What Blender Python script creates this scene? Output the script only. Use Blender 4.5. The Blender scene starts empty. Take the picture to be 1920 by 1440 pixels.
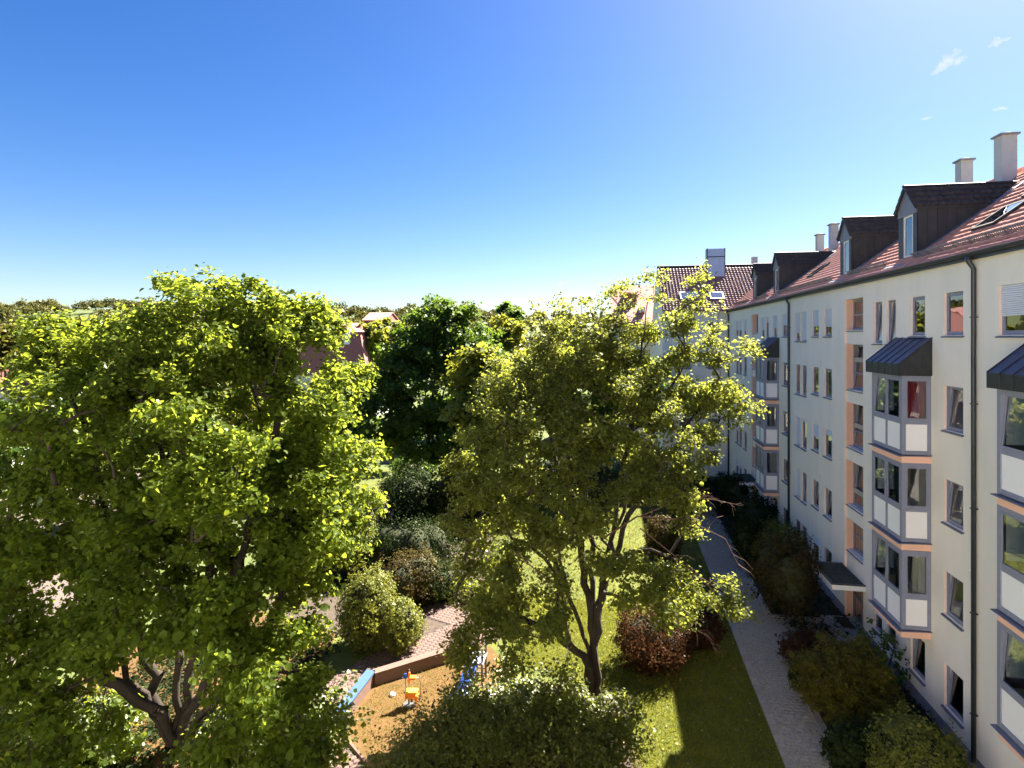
import bpy, math, random
import numpy as np
from mathutils import Vector, Matrix

# ------------------------------------------------------------------ camera, sky, sun, exposure
SC = bpy.context.scene
COL = SC.collection
random.seed(7)
RNG = np.random.default_rng(11)
F, VX, HY, H = 1080.0, 1144.0, 633.0, 12.05
TH = math.atan((VX - 960) / F)
CT, ST = math.cos(TH), math.sin(TH)

cd = bpy.data.cameras.new('camera')
cam = bpy.data.objects.new('camera', cd)
COL.objects.link(cam)
cam.location = (0, 0, H)
cam.rotation_euler = (math.pi / 2, 0, TH)
cd.sensor_fit = 'HORIZONTAL'
cd.sensor_width = 36.0
cd.lens = 36.0 * F / 1920.0
cd.shift_y = -(720 - HY) / 1920.0
cd.clip_start = 0.1
cd.clip_end = 6000
SC.camera = cam

SUN = Vector((0.53, 0.72, 1.0)).normalized()
SUN_EL = math.asin(SUN.z)
SUN_AZ = math.atan2(SUN.x, SUN.y)
w = bpy.data.worlds.new('World')
SC.world = w
w.use_nodes = True
wn, wl = w.node_tree.nodes, w.node_tree.links
wn.clear()
sky = wn.new('ShaderNodeTexSky')
sky.sky_type = 'NISHITA'
sky.sun_disc = False
sky.sun_elevation = SUN_EL
sky.sun_rotation = SUN_AZ
sky.altitude = 100
sky.air_density = 1.0
sky.dust_density = 0.75
sky.ozone_density = 3.0
hsv = wn.new('ShaderNodeHueSaturation')
hsv.inputs['Hue'].default_value = 0.513
hsv.inputs['Saturation'].default_value = 1.36
hsv.inputs['Value'].default_value = 0.55
bg = wn.new('ShaderNodeBackground')
bg.inputs['Strength'].default_value = 0.05
wo = wn.new('ShaderNodeOutputWorld')
gam = wn.new('ShaderNodeGamma')
gam.inputs['Gamma'].default_value = 1.0
wl.new(sky.outputs['Color'], gam.inputs['Color'])
wl.new(gam.outputs[0], hsv.inputs['Color'])
wl.new(bg.outputs[0], wo.inputs['Surface'])


def sky_clouds(col_in):
    """a few thin wisps high in the sky, by direction"""
    tc = wn.new('ShaderNodeTexCoord')
    last = col_in
    # px, py, half length, half height (radians), tilt
    for px, py, a, b, tilt in [(1778, 117, .026, .0085, .42), (1873, 79, .013, .006, .3),
                               (1876, 204, .010, .0028, 0.0), (1737, 222, .008, .0022, 0.0), (1057, 531, .016, .005, .05)]:
        d = ray(px, py).normalized()
        r = Vector((d.y, -d.x, 0)).normalized()
        u = r.cross(d)
        ax = (r * math.cos(tilt) + u * math.sin(tilt))
        ay = (u * math.cos(tilt) - r * math.sin(tilt))

        def dot(vec):
            n = wn.new('ShaderNodeVectorMath')
            n.operation = 'DOT_PRODUCT'
            wl.new(tc.outputs['Generated'], n.inputs[0])
            n.inputs[1].default_value = vec
            return n.outputs['Value']

        def m(op, x, y=None):
            n = wn.new('ShaderNodeMath')
            n.operation = op
            for i, v in enumerate((x, y)):
                if v is None:
                    continue
                if isinstance(v, (int, float)):
                    n.inputs[i].default_value = v
                else:
                    wl.new(v, n.inputs[i])
            return n.outputs[0]
        nz = wn.new('ShaderNodeTexNoise')
        nz.inputs['Scale'].default_value = 70
        nz.inputs['Detail'].default_value = 6
        nz.inputs['Roughness'].default_value = .62
        wl.new(tc.outputs['Generated'], nz.inputs['Vector'])
        wob = m('MULTIPLY', m('SUBTRACT', nz.outputs[0], .5), b * 5)
        ex = m('POWER', m('ABSOLUTE', m('DIVIDE', dot(ax), a)), 2.0)
        ey = m('POWER', m('ABSOLUTE', m('DIVIDE', m('ADD', dot(ay), wob), b)), 2.0)
        e = m('SUBTRACT', 1.0, m('ADD', ex, ey))
        front = m('GREATER_THAN', dot(d), .9)
        e = m('MULTIPLY', m('MAXIMUM', e, 0.0), front)
        nz2 = wn.new('ShaderNodeTexNoise')
        nz2.inputs['Scale'].default_value = 120
        nz2.inputs['Detail'].default_value = 5
        wl.new(tc.outputs['Generated'], nz2.inputs['Vector'])
        k = m('MINIMUM', m('MAXIMUM', m('SUBTRACT', m('MULTIPLY', m('MULTIPLY', m('POWER', e, .5), nz2.outputs[0]), 1.6), .38), 0.0), .75)
        mx = wn.new('ShaderNodeMixRGB')
        wl.new(k, mx.inputs['Fac'])
        wl.new(last, mx.inputs['Color1'])
        mx.inputs['Color2'].default_value = (3.0, 3.0, 3.05, 1)
        last = mx.outputs[0]
    return last


def ray(px, py):
    u, v = (px - 960) / F, (HY - py) / F
    return Vector((-ST + u * CT, CT + u * ST, v))


wl.new(sky_clouds(hsv.outputs['Color']), bg.inputs['Color'])

sl = bpy.data.lights.new('sun', 'SUN')
sl.energy = 5.0
sl.angle = math.radians(0.53)
sl.color = (1.0, 0.93, 0.80)
sun = bpy.data.objects.new('sun', sl)
COL.objects.link(sun)
sun.location = (40, 60, 80)
sun.rotation_euler = SUN.to_track_quat('Z', 'Y').to_euler()

vs = SC.view_settings
SC.display_settings.display_device = 'sRGB'
vs.view_transform = 'Standard'
vs.look = 'None'
vs.exposure = 2.82
vs.gamma = 1.0
vs.use_curve_mapping = False
SC.cycles.max_bounces = 8
SC.cycles.diffuse_bounces = 5
SC.cycles.glossy_bounces = 3
SC.cycles.transmission_bounces = 4
SC.cycles.transparent_max_bounces = 8
SC.cycles.caustics_reflective = False
SC.cycles.caustics_refractive = False
SC.cycles.use_denoising = True
SC.cycles.sample_clamp_indirect = 6


# ------------------------------------------------------------------ helpers
def at(px, py, depth):
    """world point seen at photo pixel px,py at a forward distance (m)"""
    return Vector((0, 0, H)) + ray(px, py) * depth


def gnd(px, py, z=0.0):
    r = ray(px, py)
    return Vector((0, 0, H)) + r * ((z - H) / r.z)


def tag(o, label=None, cat=None, group=None, kind=None):
    if label:
        o['label'] = label
    if cat:
        o['category'] = cat
    if group:
        o['group'] = group
    if kind:
        o['kind'] = kind
    return o


def thing(name, loc, label, cat, group=None):
    o = bpy.data.objects.new(name, None)
    o.empty_display_size = .3
    COL.objects.link(o)
    o.location = loc
    return tag(o, label, cat, group)


WORLD = {}


def link(name, me, parent=None, mw=None):
    """a mesh object; mw is its world matrix (identity when the mesh is in world coordinates)"""
    o = bpy.data.objects.new(name, me)
    COL.objects.link(o)
    mw = mw or Matrix()
    if parent is not None:
        o.parent = parent
        pw = WORLD.get(parent.name)
        if pw is None:
            pw = Matrix.Translation(parent.location)
        o.matrix_parent_inverse = pw.inverted()
    o.matrix_basis = mw
    WORLD[o.name] = mw.copy()
    return o


class MB:
    def __init__(self):
        self.v, self.f, self.m = [], [], []

    def quad(self, *p, m=0):
        i = len(self.v)
        self.v += [tuple(q) for q in p]
        self.f.append(tuple(range(i, i + len(p))))
        self.m.append(m)
        return self

    def box(self, x0, x1, y0, y1, z0, z1, m=0):
        i = len(self.v)
        self.v += [(x, y, z) for x in (x0, x1) for y in (y0, y1) for z in (z0, z1)]
        for q in ((0, 1, 3, 2), (4, 6, 7, 5), (0, 4, 5, 1), (2, 3, 7, 6), (0, 2, 6, 4), (1, 5, 7, 3)):
            self.f.append(tuple(i + k for k in q))
            self.m.append(m)
        return self

    def obox(self, c, ax, ay, az, m=0):
        """box from a centre and three half-axis vectors"""
        c, ax, ay, az = Vector(c), Vector(ax), Vector(ay), Vector(az)
        i = len(self.v)
        self.v += [tuple(c + ax * a + ay * b + az * d) for a in (-1, 1) for b in (-1, 1) for d in (-1, 1)]
        for q in ((0, 1, 3, 2), (4, 6, 7, 5), (0, 4, 5, 1), (2, 3, 7, 6), (0, 2, 6, 4), (1, 5, 7, 3)):
            self.f.append(tuple(i + k for k in q))
            self.m.append(m)
        return self

    def bar(self, a, b, w, h=None, m=0):
        a, b = Vector(a), Vector(b)
        d = (b - a)
        up = Vector((0, 0, 1)) if abs(d.normalized().z) < .9 else Vector((1, 0, 0))
        s = d.cross(up).normalized()
        u = s.cross(d).normalized()
        return self.obox((a + b) / 2, d / 2, s * w / 2, u * (h or w) / 2, m)

    def prism(self, poly, d, m=0):
        """polygon (list of 3D points) swept along vector d, closed"""
        n = len(poly)
        i = len(self.v)
        d = Vector(d)
        self.v += [tuple(p) for p in poly] + [tuple(Vector(p) + d) for p in poly]
        self.f.append(tuple(range(i, i + n)))
        self.f.append(tuple(range(i + 2 * n - 1, i + n - 1, -1)))
        self.m += [m, m]
        for k in range(n):
            k2 = (k + 1) % n
            self.f.append((i + k, i + k2, i + n + k2, i + n + k))
            self.m.append(m)
        return self

    def tube(self, pts, rad, n=8, m=0, cap=True):
        pts = [Vector(p) for p in pts]
        if not isinstance(rad, (list, tuple)):
            rad = [rad] * len(pts)
        i0 = len(self.v)
        for k, p in enumerate(pts):
            d = (pts[min(k + 1, len(pts) - 1)] - pts[max(k - 1, 0)]).normalized()
            up = Vector((0, 0, 1)) if abs(d.z) < .9 else Vector((1, 0, 0))
            s = d.cross(up).normalized()
            u = s.cross(d)
            for a in range(n):
                t = 2 * math.pi * a / n
                self.v.append(tuple(p + (s * math.cos(t) + u * math.sin(t)) * rad[k]))
        for k in range(len(pts) - 1):
            for a in range(n):
                a2 = (a + 1) % n
                self.f.append((i0 + k * n + a, i0 + k * n + a2, i0 + (k + 1) * n + a2, i0 + (k + 1) * n + a))
                self.m.append(m)
        if cap:
            self.f.append(tuple(i0 + a for a in range(n))[::-1])
            self.f.append(tuple(i0 + (len(pts) - 1) * n + a for a in range(n)))
            self.m += [m, m]
        return self

    def mesh(self, name, mats, smooth=False):
        me = bpy.data.meshes.new(name)
        me.from_pydata(self.v, [], self.f)
        mats = mats if isinstance(mats, (list, tuple)) else [mats]
        for k in mats:
            me.materials.append(M[k])
        if len(mats) > 1:
            me.polygons.foreach_set('material_index', self.m)
        if smooth:
            me.polygons.foreach_set('use_smooth', [True] * len(me.polygons))
        me.update()
        return me

    def build(self, name, mats, parent=None, mw=None, smooth=False):
        return link(name, self.mesh(name, mats, smooth), parent, mw)


def np_mesh(name, V, Q, mat, tint=None, smooth=False):
    """fast mesh of quads/tris from arrays; tint = one value per face"""
    me = bpy.data.meshes.new(name)
    k = Q.shape[1]
    me.vertices.add(len(V))
    me.vertices.foreach_set('co', np.ascontiguousarray(V, dtype=np.float32).ravel())
    me.loops.add(Q.size)
    me.loops.foreach_set('vertex_index', np.ascontiguousarray(Q, dtype=np.int32).ravel())
    me.polygons.add(len(Q))
    me.polygons.foreach_set('loop_start', np.arange(0, Q.size, k, dtype=np.int32))
    if smooth:
        me.polygons.foreach_set('use_smooth', np.ones(len(Q), dtype=bool))
    if tint is not None:
        a = me.attributes.new('tint', 'FLOAT', 'FACE')
        a.data.foreach_set('value', np.ascontiguousarray(tint, dtype=np.float32))
    me.materials.append(M[mat])
    me.update(calc_edges=True)
    return me


# ------------------------------------------------------------------ materials
M = {}


def mat(name, col, rough=.8, var=.15, scale=3.0, bump=0.0, bscale=40.0, metal=0.0, spec=.4, col2=None, detail=6, stretch=None):
    m = bpy.data.materials.new(name)
    M[name] = m
    m.use_nodes = True
    n, l = m.node_tree.nodes, m.node_tree.links
    b = n['Principled BSDF']
    b.inputs['Roughness'].default_value = rough
    b.inputs['Metallic'].default_value = metal
    b.inputs['Specular IOR Level'].default_value = spec
    tc = n.new('ShaderNodeTexCoord')
    geo = n.new('ShaderNodeNewGeometry')
    src = geo.outputs['Position']
    if stretch:
        mp = n.new('ShaderNodeMapping')
        mp.inputs['Scale'].default_value = stretch
        l.new(src, mp.inputs['Vector'])
        src = mp.outputs[0]
    nz = n.new('ShaderNodeTexNoise')
    nz.inputs['Scale'].default_value = scale
    nz.inputs['Detail'].default_value = detail
    nz.inputs['Roughness'].default_value = .6
    l.new(src, nz.inputs['Vector'])
    cr = n.new('ShaderNodeValToRGB')
    c2 = col2 or tuple(c * (1 - var) for c in col)
    c1 = col if col2 else tuple(min(1, c * (1 + var)) for c in col)
    cr.color_ramp.elements[0].position = .32
    cr.color_ramp.elements[1].position = .68
    cr.color_ramp.elements[0].color = (*c2, 1)
    cr.color_ramp.elements[1].color = (*c1, 1)
    l.new(nz.outputs[0], cr.inputs[0])
    oi = n.new('ShaderNodeObjectInfo')
    mr = n.new('ShaderNodeMapRange')
    mr.inputs['To Min'].default_value = 1 - var * .5
    mr.inputs['To Max'].default_value = 1 + var * .5
    l.new(oi.outputs['Random'], mr.inputs['Value'])
    mu = n.new('ShaderNodeMixRGB')
    mu.blend_type = 'MULTIPLY'
    mu.inputs['Fac'].default_value = 1
    l.new(cr.outputs[0], mu.inputs['Color1'])
    l.new(mr.outputs[0], mu.inputs['Color2'])
    l.new(mu.outputs[0], b.inputs['Base Color'])
    if bump:
        bn = n.new('ShaderNodeTexNoise')
        bn.inputs['Scale'].default_value = bscale
        bn.inputs['Detail'].default_value = 5
        l.new(geo.outputs['Position'], bn.inputs['Vector'])
        bp = n.new('ShaderNodeBump')
        bp.inputs['Strength'].default_value = bump
        bp.inputs['Distance'].default_value = .02
        l.new(bn.outputs[0], bp.inputs['Height'])
        l.new(bp.outputs[0], b.inputs['Normal'])
    return m


def leaf_mat(name, dark, light, trans, rough=.5, gloss=.035, tmix=.5, clump=.35):
    """thin leaf: diffuse + light passing through + a little gloss; colour varies leaf by leaf and spray by spray"""
    m = bpy.data.materials.new(name)
    M[name] = m
    m.use_nodes = True
    n, l = m.node_tree.nodes, m.node_tree.links
    n.clear()
    out = n.new('ShaderNodeOutputMaterial')
    at_ = n.new('ShaderNodeAttribute')
    at_.attribute_name = 'tint'
    geo = n.new('ShaderNodeNewGeometry')
    nz = n.new('ShaderNodeTexNoise')
    nz.inputs['Scale'].default_value = 1.1
    nz.inputs['Detail'].default_value = 3
    l.new(geo.outputs['Position'], nz.inputs['Vector'])
    ad = n.new('ShaderNodeMath')
    ad.operation = 'MULTIPLY_ADD'
    l.new(nz.outputs[0], ad.inputs[0])
    ad.inputs[1].default_value = clump
    l.new(at_.outputs['Fac'], ad.inputs[2])
    sb = n.new('ShaderNodeMath')
    sb.operation = 'SUBTRACT'
    sb.use_clamp = True
    l.new(ad.outputs[0], sb.inputs[0])
    sb.inputs[1].default_value = clump * .5

    def ramp(a, b):
        mx = n.new('ShaderNodeMixRGB')
        mx.inputs['Color1'].default_value = (*a, 1)
        mx.inputs['Color2'].default_value = (*b, 1)
        l.new(sb.outputs[0], mx.inputs['Fac'])
        return mx.outputs[0]
    df = n.new('ShaderNodeBsdfDiffuse')
    l.new(ramp(dark, light), df.inputs['Color'])
    tr = n.new('ShaderNodeBsdfTranslucent')
    l.new(ramp(tuple(c * .6 for c in trans), trans), tr.inputs['Color'])
    gl = n.new('ShaderNodeBsdfGlossy')
    gl.inputs['Roughness'].default_value = rough
    gl.inputs['Color'].default_value = (.9, .95, .8, 1)
    m1 = n.new('ShaderNodeMixShader')
    m1.inputs[0].default_value = tmix
    l.new(df.outputs[0], m1.inputs[1])
    l.new(tr.outputs[0], m1.inputs[2])
    m2 = n.new('ShaderNodeMixShader')
    fr = n.new('ShaderNodeFresnel')
    fr.inputs['IOR'].default_value = 1.4
    mm = n.new('ShaderNodeMath')
    mm.operation = 'MULTIPLY_ADD'
    l.new(fr.outputs[0], mm.inputs[0])
    mm.inputs[1].default_value = gloss
    mm.inputs[2].default_value = 0.0
    l.new(mm.outputs[0], m2.inputs[0])
    l.new(m1.outputs[0], m2.inputs[1])
    l.new(gl.outputs[0], m2.inputs[2])
    l.new(m2.outputs[0], out.inputs['Surface'])
    return m


def glass_mat(name, tint, blend=.35, base=.08):
    m = bpy.data.materials.new(name)
    M[name] = m
    m.use_nodes = True
    n, l = m.node_tree.nodes, m.node_tree.links
    n.clear()
    out = n.new('ShaderNodeOutputMaterial')
    t = n.new('ShaderNodeBsdfTransparent')
    t.inputs['Color'].default_value = (*tint, 1)
    g = n.new('ShaderNodeBsdfGlossy')
    g.inputs['Roughness'].default_value = .01
    g.inputs['Color'].default_value = (.95, .97, 1, 1)
    geo = n.new('ShaderNodeNewGeometry')
    nz = n.new('ShaderNodeTexNoise')
    nz.inputs['Scale'].default_value = 1.3
    nz.inputs['Detail'].default_value = 1
    l.new(geo.outputs['Position'], nz.inputs['Vector'])
    bp = n.new('ShaderNodeBump')
    bp.inputs['Strength'].default_value = .05
    bp.inputs['Distance'].default_value = .05
    l.new(nz.outputs[0], bp.inputs['Height'])
    l.new(bp.outputs[0], g.inputs['Normal'])
    fr = n.new('ShaderNodeFresnel')
    fr.inputs['IOR'].default_value = 1.55
    mm = n.new('ShaderNodeMath')
    mm.operation = 'MULTIPLY_ADD'
    mm.use_clamp = True
    l.new(fr.outputs[0], mm.inputs[0])
    mm.inputs[1].default_value = 1.6
    mm.inputs[2].default_value = base
    mx = n.new('ShaderNodeMixShader')
    l.new(mm.outputs[0], mx.inputs[0])
    l.new(t.outputs[0], mx.inputs[1])
    l.new(g.outputs[0], mx.inputs[2])
    l.new(mx.outputs[0], out.inputs['Surface'])
    return m


mat('plaster', (.90, .825, .74), .9, .045, .6, .25, 90, col2=(.87, .80, .715), stretch=(1, 1, .35))
def streaks(name, amount=.14):
    """rain marks and patchy wear running down a plastered wall"""
    m = M[name]
    n, l = m.node_tree.nodes, m.node_tree.links
    b = n['Principled BSDF']
    src = b.inputs['Base Color'].links[0].from_socket
    geo = n.new('ShaderNodeNewGeometry')
    mp = n.new('ShaderNodeMapping')
    mp.inputs['Scale'].default_value = (.9, .9, .22)
    l.new(geo.outputs['Position'], mp.inputs['Vector'])
    nz = n.new('ShaderNodeTexNoise')
    nz.inputs['Scale'].default_value = 1.6
    nz.inputs['Detail'].default_value = 7
    nz.inputs['Roughness'].default_value = .65
    l.new(mp.outputs[0], nz.inputs['Vector'])
    cr = n.new('ShaderNodeValToRGB')
    cr.color_ramp.elements[0].position = .30
    cr.color_ramp.elements[1].position = .58
    a = 1 - amount
    cr.color_ramp.elements[0].color = (a * .97, a, a, 1)
    cr.color_ramp.elements[1].color = (1, 1, 1, 1)
    l.new(nz.outputs[0], cr.inputs[0])
    mx = n.new('ShaderNodeMixRGB')
    mx.blend_type = 'MULTIPLY'
    mx.inputs['Fac'].default_value = 1
    l.new(src, mx.inputs['Color1'])
    l.new(cr.outputs[0], mx.inputs['Color2'])
    l.new(mx.outputs[0], b.inputs['Base Color'])


streaks('plaster', .055)
mat('peach', (.86, .52, .40), .9, .05, 2)  # warm bounced light on soffits, slabs and stair jambs, put into the colour
mat('reveal_bounce', (.90, .72, .62), .9, .05, 2)  # paler warm light on the far window jambs, painted as colour
mat('plinth', (.20, .20, .24), .8, .15, 4, .2)
mat('frame', (.23, .245, .33), .5, .06, 6)
mat('sill', (.14, .15, .21), .45, .1, 8)
mat('panel', (.84, .835, .86), .45, .02, 1.5)
mat('shutter', (.70, .72, .80), .5, .03, 2)
mat('room', (.42, .39, .35), .95, .1, 1)
mat('darkmetal', (.038, .040, .044), .42, .2, 5, .05, 20, metal=.3)
mat('seamroof', (.055, .058, .085), .38, .15, 3, .05, 14, metal=.4)
mat('gutter', (.05, .055, .065), .4, .12, 5, metal=.3)
mat('cladding', (.045, .044, .042), .5, .2, 4, .1, 20)
mat('gable', (.20, .205, .25), .5, .08, 6)
mat('tile_red', (.56, .25, .195), .75, .2, 9, 0, 50, spec=.25)
mat('tile_under', (.10, .035, .026), .9, .2, 6)
mat('tile_dark', (.042, .037, .034), .6, .3, 8, .2, 50)
mat('tile_far', (.36, .15, .12), .42, .25, 9, .1, 40, spec=.7)
mat('chimney', (.56, .56, .54), .7, .06, 5, .1)
mat('zinc', (.47, .51, .66), .45, .08, 3, .06, 9, metal=.35)
mat('white', (.82, .82, .82), .6, .03, 4)
mat('curtain_red', (.50, .05, .06), .9, .15, 10, stretch=(1, 8, .4))
mat('curtain', (.72, .70, .66), .9, .08, 10, stretch=(1, 8, .4))
mat('concrete', (.30, .30, .33), .9, .15, 5, .2)
mat('moss', (.05, .05, .035), .95, .5, 6, .6, 30)
mat('paver', (.27, .24, .20), .9, .22, 14, .25, 80)
mat('joint', (.05, .045, .04), 1, .3, 20)
mat('pinkpaver', (.125, .078, .066), .9, .16, 10, .25, 80)
mat('pinkwall', (.15, .088, .07), .9, .1, 6, .2, 60)
mat('lightblue', (.055, .105, .22), .4, .05, 4)
mat('soil', (.055, .040, .030), 1, .4, 5, .6, 25)
mat('drysand', (.125, .062, .021), 1, .2, 2.2, .9, 22, col2=(.085, .05, .011))
mat('street', (.11, .085, .075), .9, .08, .6, .1, 30)
mat('lawn', (.105, .115, .018), 1, .25, .8, .5, 60, col2=(.055, .070, .012))
mat('meadow', (.085, .105, .028), 1, .25, .15, .5, 12, col2=(.06, .08, .02))
mat('bark', (.034, .025, .019), .95, .3, 5, .8, 26, stretch=(1, 1, .3))
mat('bark_pale', (.20, .16, .12), .95, .3, 6, .6, 30)
mat('twig', (.13, .075, .06), .9, .2, 8)
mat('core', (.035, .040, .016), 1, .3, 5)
mat('orange', (.80, .22, .03), .45, .08, 8)
mat('yellow', (.85, .55, .06), .45, .06, 8)
mat('blue', (.03, .09, .38), .35, .06, 6)
mat('steel', (.22, .21, .20), .4, .1, 8, metal=.7)
mat('brickred', (.30, .115, .10), .85, .15, 3, .1)
mat('farroof', (.44, .19, .16), .8, .12, 1.0, .2, 6)
mat('slate', (.05, .05, .058), .6, .2, 4, .1)
mat('housewall', (.60, .57, .54), .9, .06, 1.5)
mat('lamp', (.9, .75, .55), .7, .03, 4)
glass_mat('glass', (.62, .66, .66))
glass_mat('skyglass', (.30, .32, .36), base=.35)
leaf_mat('leaf_maple', (.032, .053, .007), (.074, .102, .013), (.47, .555, .05), tmix=.5, gloss=.10)
leaf_mat('leaf_linden', (.042, .056, .010), (.095, .105, .022), (.51, .545, .075), tmix=.5, gloss=.20)
leaf_mat('leaf_dark', (.030, .065, .014), (.075, .115, .020), (.22, .34, .03), tmix=.42)
leaf_mat('leaf_light', (.075, .11, .018), (.15, .17, .03), (.46, .46, .05), tmix=.5)
leaf_mat('leaf_box', (.085, .105, .018), (.175, .18, .038), (.34, .34, .04), tmix=.38)
leaf_mat('leaf_yew', (.012, .020, .008), (.028, .040, .013), (.06, .09, .02), tmix=.25, gloss=.010)
leaf_mat('leaf_thicket', (.022, .032, .008), (.10, .112, .028), (.40, .42, .05), tmix=.48, gloss=.05, clump=.9)
leaf_mat('leaf_brown', (.035, .028, .012), (.075, .058, .022), (.18, .13, .03), tmix=.35, gloss=.012)
leaf_mat('leaf_red', (.035, .016, .010), (.07, .034, .018), (.14, .06, .025), tmix=.35, gloss=.012)
leaf_mat('leaf_grey', (.11, .11, .075), (.22, .21, .15), (.25, .25, .10), tmix=.3)
leaf_mat('leaf_gold', (.055, .052, .008), (.11, .098, .014), (.3, .26, .03), tmix=.4)
leaf_mat('leaf_hill', (.060, .070, .024), (.11, .10, .028), (.16, .15, .03), tmix=.3, clump=.5, gloss=.03)
leaf_mat('grass', (.06, .075, .010), (.19, .185, .024), (.36, .36, .03), tmix=.4, clump=1.1)
leaf_mat('drygrass', (.16, .13, .03), (.32, .24, .06), (.4, .32, .06), tmix=.35, clump=.6)

# ------------------------------------------------------------------ ground
WX = 10.0            # garden face of the long block


def sheet(name, poly, z, mname, kind='structure', parent=None):
    b = MB()
    b.quad(*[(p[0], p[1], z) for p in poly])
    o = b.build(name, mname, parent)
    if kind and parent is None:
        tag(o, kind=kind)
    return o


def hill_z(x, y):
    """wooded hills behind the town"""
    a = np.clip((y - 95) / 260.0, 0, 1)
    s = a * a * (3 - 2 * a)
    side = 25 + 7 * np.exp(-((x + 300) / 130.0) ** 2) + 1.5 * np.sin(x * .013 + 1.0) - 9 * np.exp(-((x - 20) / 60.0) ** 2)
    return s * side


gx = np.concatenate([np.linspace(-3000, -420, 12), np.linspace(-400, 400, 61), np.linspace(420, 3000, 12)])
gy = np.concatenate([np.linspace(-400, 60, 10), np.linspace(66, 420, 50), np.linspace(460, 4000, 14)])
GX, GY = np.meshgrid(gx, gy)
GZ = hill_z(GX, GY) - .02
V = np.stack([GX, GY, GZ], -1).reshape(-1, 3)
nxg = len(gx)
ii, jj = np.meshgrid(np.arange(len(gx) - 1), np.arange(len(gy) - 1))
a0 = (jj * nxg + ii).ravel()
Q = np.stack([a0, a0 + 1, a0 + nxg + 1, a0 + nxg], -1)
tag(link('ground', np_mesh('ground', V, Q, 'meadow', smooth=True)), kind='structure')
sheet('lawn', [(-16, 9), (5.0, 9), (5.2, 50.0), (-30, 50.0), (-30, 40), (-16, 30)], .004, 'lawn')
sheet('street', [(-46, 8), (-19.0, 10), (-22.8, 22), (-24.5, 36), (-23, 46), (-46, 46)], .012, 'street')
sheet('planting_bed', [(6.4, 9), (9.99, 9), (9.99, 51.8), (6.9, 51.8)], .006, 'soil')
sheet('shrub_bed', [(-15.5, 23.5), (-8.5, 21.0), (-5.5, 24), (-7.5, 38), (-18, 40)], .008, 'soil')
sheet('tree_bed', [(-19.0, 11), (-10.2, 11), (-9.6, 16), (-11, 22), (-18, 24)], .008, 'drysand')
sheet('play_pit', [(-8.35, 16.70), (-6.75, 15.37), (-3.0, 14.9), (-2.4, 18.8), (-4.6, 22.0), (-6.3, 20.6), (-8.15, 18.9)], .016, 'drysand')
sheet('bare_soil', [(-4.4, 14.2), (.5, 14.6), (.9, 16.6), (.4, 19.4), (-1.6, 20.2), (-3.9, 17.6)], .012, 'soil')
sheet('far_street', [(-30, 52.5), (-12, 52.5), (-12, 58), (-30, 58)], .012, 'street')


def cobble_path(name, poly_fn, rows, mats, size, part_limit, jitter, joint_poly, z=.02):
    """paving stones, the nearest as single parts, the rest joined"""
    base = sheet(name, joint_poly, z - .008, 'joint')
    sx, sy = size
    st = MB()
    st.box(-sx / 2 + .006, sx / 2 - .006, -sy / 2 + .006, sy / 2 - .006, -.03, 0)
    t = MB()
    e = .012
    x, y = sx / 2 - .004, sy / 2 - .004
    t.v = [(-x, -y, -.03), (x, -y, -.03), (x, y, -.03), (-x, y, -.03), (-x, -y, -e), (x, -y, -e), (x, y, -e), (-x, y, -e),
           (-x + e, -y + e, 0), (x - e, -y + e, 0), (x - e, y - e, 0), (-x + e, y - e, 0)]
    t.f = [(0, 1, 5, 4), (1, 2, 6, 5), (2, 3, 7, 6), (3, 0, 4, 7), (4, 5, 9, 8), (5, 6, 10, 9), (6, 7, 11, 10), (7, 4, 8, 11), (8, 9, 10, 11)]
    t.m = [0] * 9
    proto = t.mesh('paving_stone', mats)
    pts = poly_fn(sx, sy)
    pts.sort(key=lambda p: (p[0] ** 2 + p[1] ** 2))
    tv = np.array(t.v)
    tf = np.array(t.f)
    n = 0
    VV, QQ = [], []
    for k, (px, py, rz) in enumerate(pts):
        dz = random.uniform(-jitter, jitter)
        tilt = random.uniform(-.012, .012)
        if k < part_limit:
            link('paving_stone', proto, base, Matrix.Translation((px, py, z + .012 + dz)) @ Matrix.Rotation(rz, 4, 'Z') @ Matrix.Rotation(tilt, 4, 'X'))
        else:
            c, s = math.cos(rz), math.sin(rz)
            q = tv.copy()
            q[:, 0], q[:, 1] = tv[:, 0] * c - tv[:, 1] * s + px, tv[:, 0] * s + tv[:, 1] * c + py
            q[:, 2] += z + .012 + dz + tv[:, 1] * tilt
            VV.append(q)
            QQ.append(tf + n * len(tv))
            n += 1
    if VV:
        o = link('paving_stones_beyond', np_mesh('paving_stones_beyond', np.concatenate(VV), np.concatenate(QQ), mats), base)
        tag(o, kind='stuff')
    return base


def inside(p, poly):
    c = False
    for i in range(len(poly)):
        a, b = poly[i], poly[i - 1]
        if (a[1] > p[1]) != (b[1] > p[1]) and p[0] < (b[0] - a[0]) * (p[1] - a[1]) / (b[1] - a[1]) + a[0]:
            c = not c
    return c


def stones_in(polys, rot=0.0):
    def fn(sx, sy):
        out = []
        xs = [p[0] for q in polys for p in q]
        ys = [p[1] for q in polys for p in q]
        cx, cy = (min(xs) + max(xs)) / 2, (min(ys) + max(ys)) / 2
        R = max(max(xs) - min(xs), max(ys) - min(ys)) * .75
        n = int(R / min(sx, sy)) + 2
        c, s = math.cos(rot), math.sin(rot)
        for j in range(-n, n):
            for i in range(-n, n):
                u, v = (i + .5 * (j % 2)) * sx, j * sy
                p = (cx + u * c - v * s, cy + u * s + v * c)
                if any(inside(p, q) for q in polys):
                    out.append((p[0], p[1], rot + random.uniform(-.012, .012)))
        return out
    return fn


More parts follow.
